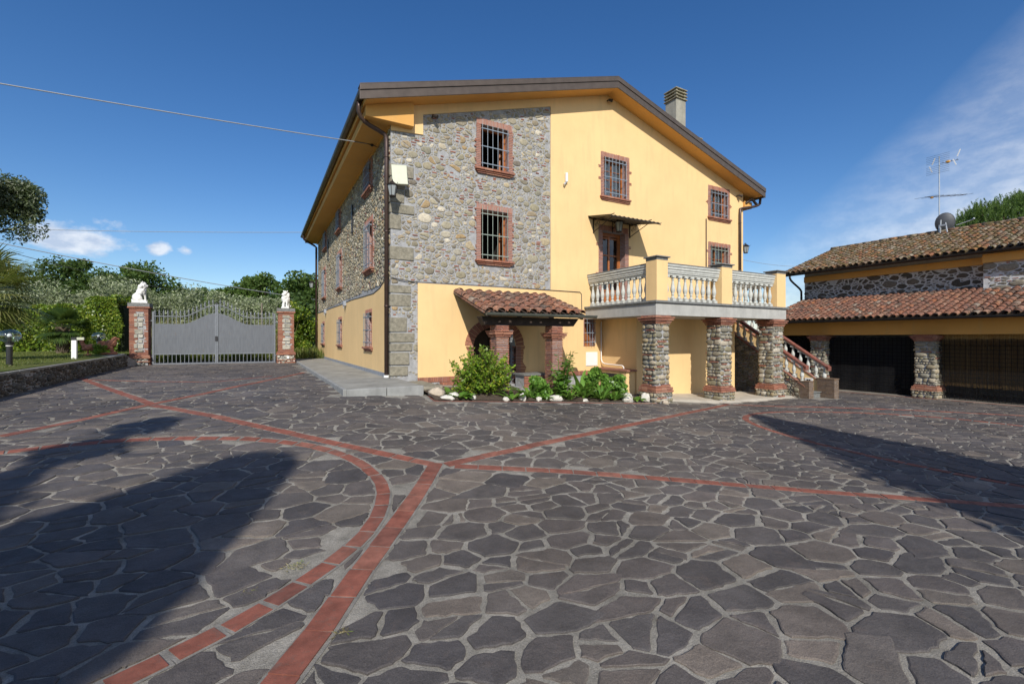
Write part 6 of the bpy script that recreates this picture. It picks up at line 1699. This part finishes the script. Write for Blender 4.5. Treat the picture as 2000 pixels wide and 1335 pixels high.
# pine behind the outbuilding
def pine(label, x, y, z0, H, rad, seed):
    t = thing('pine_tree', label, 'pine', (x, y, z0)); rg = random.Random(seed); cl_ = []
    for k in range(300):
        a = rg.uniform(0, 6.28); q = rg.random() ** .5; h = (1 - q ** 2.2) ** .5; cl_.append((x + rad * q * math.cos(a), y + rad * q * math.sin(a), z0 + H * .62 + H * .38 * h * rg.uniform(.72, 1.0)))
    mb = MB(); limbs(mb, (x, y, z0), (x, y, z0 + H * .75), .3, cl_[::8], rg); mb.build('trunk', [BARK], t, smooth=True)
    P = []; D = []
    for c in cl_:
        for j in range(14):
            b = np.array(c) + NR.normal(size=3) * np.array([.35, .35, .18]); ax = np.array([rg.gauss(0, .25), rg.gauss(0, .25), 1.0]); ax /= np.linalg.norm(ax)
            L = rg.uniform(.25, .5); m = 22; u = NR.random(m)[:, None]; dirs = unit(m) * .55 + ax * .8; dirs /= np.linalg.norm(dirs, axis=1)[:, None]
            P.append(b + ax * u * L + dirs * .07); D.append(dirs)
    P = np.concatenate(P); D = np.concatenate(D); quads(P, D, unit(len(P)), .17, .028, 'crown', LF_PINE, t)
pine('green pine crown rising behind the ridge of the outbuilding', 45.8, 10.0, -.5, 11.9, 4.7, 3)

# ================================================================== CABLES
def cable(label, a, b, sag, r, mat, n=24):
    a, b = Vector(a), Vector(b); pts = [tuple(a.lerp(b, t) - Vector((0, 0, sag * 4 * t * (1 - t)))) for t in [k / n for k in range(n + 1)]]
    mb = MB(); mb.tube(pts, r, 6); return tag(mb.build('overhead_cable', [mat], None, smooth=True), label, 'cable')
cable('thick pale cable from the left edge to the top corner of the farmhouse', (-8.03, 12.67, 6.58), (2.62, 13.0, 7.06), .06, .013, CABLE_W)
mb = MB(); mb.tube([(2.62, 13.0, 7.06), (2.92, 12.95, 7.0)], .012, 6); mb.ball((2.75, 12.98, 7.04), .045); tag(mb.build('cable_hook', [IRON], None), 'dark hook holding the thick cable under the eaves', 'hook')
cable('thin straight cable high across the sky above the small clouds', (-20, 56, 11.15), (4.2, 43.5, 11.0), .12, .022, CABLE_W)
cable('white cable slanting down behind the right lion to the farmhouse', (-15.8, 41.2, 8.0), (5.6, 48.5, 5.4), .25, .03, CABLE_W)
cable('dark cable slanting down behind the trees at the left', (-15.6, 41.5, 7.7), (-2.0, 48, 5.2), .4, .02, CABLE_D)
cable('thin cable from the right end of the farmhouse to the outbuilding roof', (17.1, 11.6, 4.85), (24.3, 11.8, 5.25), .18, .007, CABLE_W)

# ================================================================== trees and an added shadow caster behind the camera, shading the yard
def cone_tree(name, label, x, y, z0, prof, n, leaf, mat, ax=0, seed=0, group=None):
    t = thing(name, label, 'tree', (x, y, z0), group=group); H = prof[-1][1]; rg = np.random.default_rng(seed)
    zz = rg.random(n) ** .8 * H; rr = np.interp(zz, [p[1] for p in prof], [p[0] for p in prof]); a = rg.random(n) * 6.283
    rr = rr * (1 + .10 * np.sin(a * 3 + zz * 1.3) + .08 * np.sin(a * 7 + zz * 4)) * (.8 + .36 * rg.random(n) ** 2)
    P = np.stack([x + rr * np.cos(a), y + rr * np.sin(a), z0 + zz], 1); leafmass('crown', P, mat, t, leaf, .6)
    mb = MB(); mb.lathe([(max(.02, r * .84), z) for r, z in prof if z > prof[0][1]], (x, y, z0), 20); mb.build('crown_core', [M_basic('crown_shade', (.02, .03, .01), .95)], t)
    mb = MB(); mb.tube([(x, y, z0 - .2), (x, y, z0 + prof[1][1] + .3)], [.3, .2], 10); mb.build('trunk', [BARK], t)
SH = 'trees behind the viewer'
K = (.57, 1.27)   # horizontal shift of a shadow per metre of height
def at_shadow(sx, sy, h): return (sx - K[0] * h, sy - K[1] * h)
def lean_caster(label, x, y, xr, prof, n, seed):
    """added leafy shadow caster, straight on its right side and sloping on the left; prof rows: height, left edge, right edge"""
    t = thing('shadow_caster', label, 'tree', (x, y, 0), group=SH); rg = np.random.default_rng(seed); H = prof[-1][0]
    hs_ = [p_[0] for p_ in prof]; zz = rg.random(n) ** .8 * H; l = np.interp(zz, hs_, [p_[1] for p_ in prof]); r = np.interp(zz, hs_, [p_[2] for p_ in prof])
    a = rg.random(n) * 6.283; cx = x + (l + r) / 2; rx = (r - l) / 2; ry = np.minimum(rx, 1.3); k = .86 + .20 * rg.random(n) ** 2
    leafmass('crown', np.stack([cx + rx * k * np.cos(a), y + ry * k * np.sin(a), zz], 1), LF_DARK, t, .14, .6)
    mb = MB(); V = []; F = []
    for i, (h, l_, r_) in enumerate(prof):
        for k_ in range(16):
            b_ = 2 * math.pi * k_ / 16; V.append((x + (l_ + r_) / 2 + (r_ - l_) / 2 * .93 * math.cos(b_), y + min((r_ - l_) / 2, 1.3) * .93 * math.sin(b_), h))
    for i in range(len(prof) - 1):
        for k_ in range(16): a_ = i * 16 + k_; b_ = i * 16 + (k_ + 1) % 16; F.append((a_, b_, b_ + 16, a_ + 16))
    F += [tuple(range(16))[::-1], tuple(range((len(prof) - 1) * 16, len(prof) * 16))]
    mb.add(V, F); mb.build('crown_core', [M_basic('crown_shade', (.02, .03, .01), .95)], t); mb = MB(); mb.tube([(x, y, -.2), (x, y, .8)], .3, 10); mb.build('trunk', [BARK], t)
p = at_shadow(.05, 6.45, 9.2)
lean_caster('tall shadow caster added behind the viewer, flat-topped and sloping on its left side', p[0], p[1], 0, [(.5, -4.5, .95), (3, -3.9, .9), (6, -2.35, .75), (7.6, -1.35, .62), (8.95, -.5, .52), (9.2, -.35, .45)], 30000, 1)  # unseen shape, outline drawn to cast the left yard shadow
p = at_shadow(-1.0, 9.25, 9.0)
cone_tree('pine_tree', 'thin ragged conifer far left behind the viewer', p[0], p[1], 0, [(1.2, 2), (1.35, 4.5), (.95, 5.9), (.42, 6.7), (.14, 7.2), (.12, 7.6), (.5, 7.85), (.10, 8.0), (.08, 8.4), (.42, 8.6), (.05, 9.0)], 9000, .14, LF_DARK, seed=3, group=SH)
p = at_shadow(10.15, 6.7, 9.4)
cone_tree('spruce_tree', 'wide cone-shaped spruce behind the viewer on the right', p[0] + .25, p[1], -.1, [(1.7, 1), (1.75, 3), (1.3, 5.4), (.85, 7.2), (.42, 8.5), (.04, 9.4)], 22000, .2, LF_DARK, seed=4, group=SH)

# ================================================================== WORLD, SUN, CAMERA
SUNV = Vector((-.45, -1.0, .79)).normalized()
W = bpy.data.worlds.new('World'); SC.world = W; W.use_nodes = True
nt = W.node_tree; nt.nodes.clear()
out = nt.nodes.new('ShaderNodeOutputWorld'); bg = nt.nodes.new('ShaderNodeBackground'); sky = nt.nodes.new('ShaderNodeTexSky')
sky.sky_type = 'NISHITA'; sky.sun_disc = False; sky.sun_elevation = math.asin(SUNV.z); sky.sun_rotation = math.atan2(SUNV.x, SUNV.y)
sky.altitude = 300; sky.air_density = 1.0; sky.dust_density = .5; sky.ozone_density = 2.5
bg.inputs[1].default_value = .112
def wn(t, **k):
    n = nt.nodes.new(t)
    for a, b in k.items(): setattr(n, a, b)
    return n
tc = wn('ShaderNodeTexCoord'); sep = wn('ShaderNodeSeparateXYZ'); nt.links.new(tc.outputs['Generated'], sep.inputs[0])
def wmath(op, a, b=0.0, clamp=False):
    m = wn('ShaderNodeMath', operation=op, use_clamp=clamp)
    for i, v in enumerate((a, b)):
        if isinstance(v, bpy.types.NodeSocket): nt.links.new(v, m.inputs[i])
        else: m.inputs[i].default_value = v
    return m.outputs[0]
def wnoise(scale, sc3, detail=6, rough=.55, dist=0.):
    mp = wn('ShaderNodeMapping'); nt.links.new(tc.outputs['Generated'], mp.inputs[0]); mp.inputs['Scale'].default_value = sc3
    m = wn('ShaderNodeTexNoise'); nt.links.new(mp.outputs[0], m.inputs['Vector']); m.inputs['Scale'].default_value = scale; m.inputs['Detail'].default_value = detail; m.inputs['Roughness'].default_value = rough; m.inputs['Distortion'].default_value = dist
    return m.outputs[0]
def wramp(f, stops):
    m = wn('ShaderNodeValToRGB'); nt.links.new(f, m.inputs[0]); e = m.color_ramp.elements
    while len(e) < len(stops): e.new(.5)
    for el, (p_, c) in zip(e, stops): el.position = p_; el.color = (c, c, c, 1)
    return m.outputs[0]
az = wmath('ARCTAN2', sep.outputs[0], sep.outputs[1]); el = wmath('ARCSINE', sep.outputs[2])
def lump(a0, wa, e0, we):  # soft ellipse in azimuth and elevation, degrees
    a = wmath('DIVIDE', wmath('SUBTRACT', az, R(a0)), R(wa)); e = wmath('DIVIDE', wmath('SUBTRACT', el, R(e0)), R(we))
    return wmath('SUBTRACT', 1.0, wmath('SQRT', wmath('ADD', wmath('MULTIPLY', a, a), wmath('MULTIPLY', e, e))), True)
cum = wnoise(16, (1, 1, 1.6), 8, .6)
def cumulus(*a):
    return wmath('MULTIPLY', wramp(wmath('ADD', lump(*a), wmath('MULTIPLY', wmath('SUBTRACT', cum, .5), 2.0)), [(.26, 0), (.66, 1)]), wramp(lump(*a), [(0, 0), (.12, 1)]))
c1 = cumulus(-14.6, 6.2, 9.2, 2.5); c2 = cumulus(-8.7, 1.7, 8.9, 1.0); c3 = cumulus(-6.4, 1.6, 8.9, .9)
wisp = wnoise(2.4, (1, 1, 5), 8, .62, .6); veil = wnoise(1.1, (1, 1, 3), 4, .5)
reg = wramp(wmath('ADD', wmath('MULTIPLY', wmath('SUBTRACT', az, R(45)), 1.3), wmath('MULTIPLY', el, -1.6)), [(0, 0), (.34, 1)])
c4 = wmath('MULTIPLY', wmath('MULTIPLY', wramp(wmath('ADD', wmath('MULTIPLY', wisp, .6), wmath('MULTIPLY', veil, .5)), [(.38, .3), (.66, 1)]), reg), .95)
cl_ = wmath('MAXIMUM', wmath('MAXIMUM', c1, c2), wmath('MAXIMUM', c3, c4), True)
mx = wn('ShaderNodeMix', data_type='RGBA'); nt.links.new(wmath('MULTIPLY', cl_, .78), mx.inputs[0]); hs = wn('ShaderNodeHueSaturation'); hs.inputs['Saturation'].default_value = 1.29; hs.inputs['Hue'].default_value = .507; nt.links.new(sky.outputs[0], hs.inputs['Color']); nt.links.new(hs.outputs[0], mx.inputs[6])
ccm = wn('ShaderNodeMix', data_type='RGBA'); nt.links.new(wramp(wnoise(30, (1, 1, 1.8), 6, .6), [(.38, 0), (.62, 1)]), ccm.inputs[0]); ccm.inputs[6].default_value = (4.6, 5.2, 6.4, 1); ccm.inputs[7].default_value = (7.4, 7.6, 8.0, 1); nt.links.new(ccm.outputs[2], mx.inputs[7])
nt.links.new(mx.outputs[2], bg.inputs[0]); nt.links.new(bg.outputs[0], out.inputs[0])

sun = bpy.data.lights.new('sun', 'SUN'); sun.energy = 4.3; sun.angle = R(.53); sun.color = (1.0, .94, .85)
so = bpy.data.objects.new('sun', sun); COL.objects.link(so); so.rotation_euler = (-SUNV).to_track_quat('-Z', 'Y').to_euler(); so.location = (0, 0, 30)

cam = bpy.data.cameras.new('camera'); co = bpy.data.objects.new('camera', cam); COL.objects.link(co); SC.camera = co
cam.sensor_width = 36; cam.lens = 889 * 36 / 2000; cam.shift_y = -(667.5 - 661) / 2000; cam.clip_end = 3000
co.location = (0, 0, 1.65); co.rotation_euler = (R(90), 0, -math.atan(494 / 889))
SC.view_settings.view_transform = 'Standard'; SC.view_settings.look = 'None'; SC.view_settings.exposure = .17; SC.view_settings.gamma = 1
SC.render.engine = 'CYCLES'; SC.cycles.transparent_max_bounces = 12
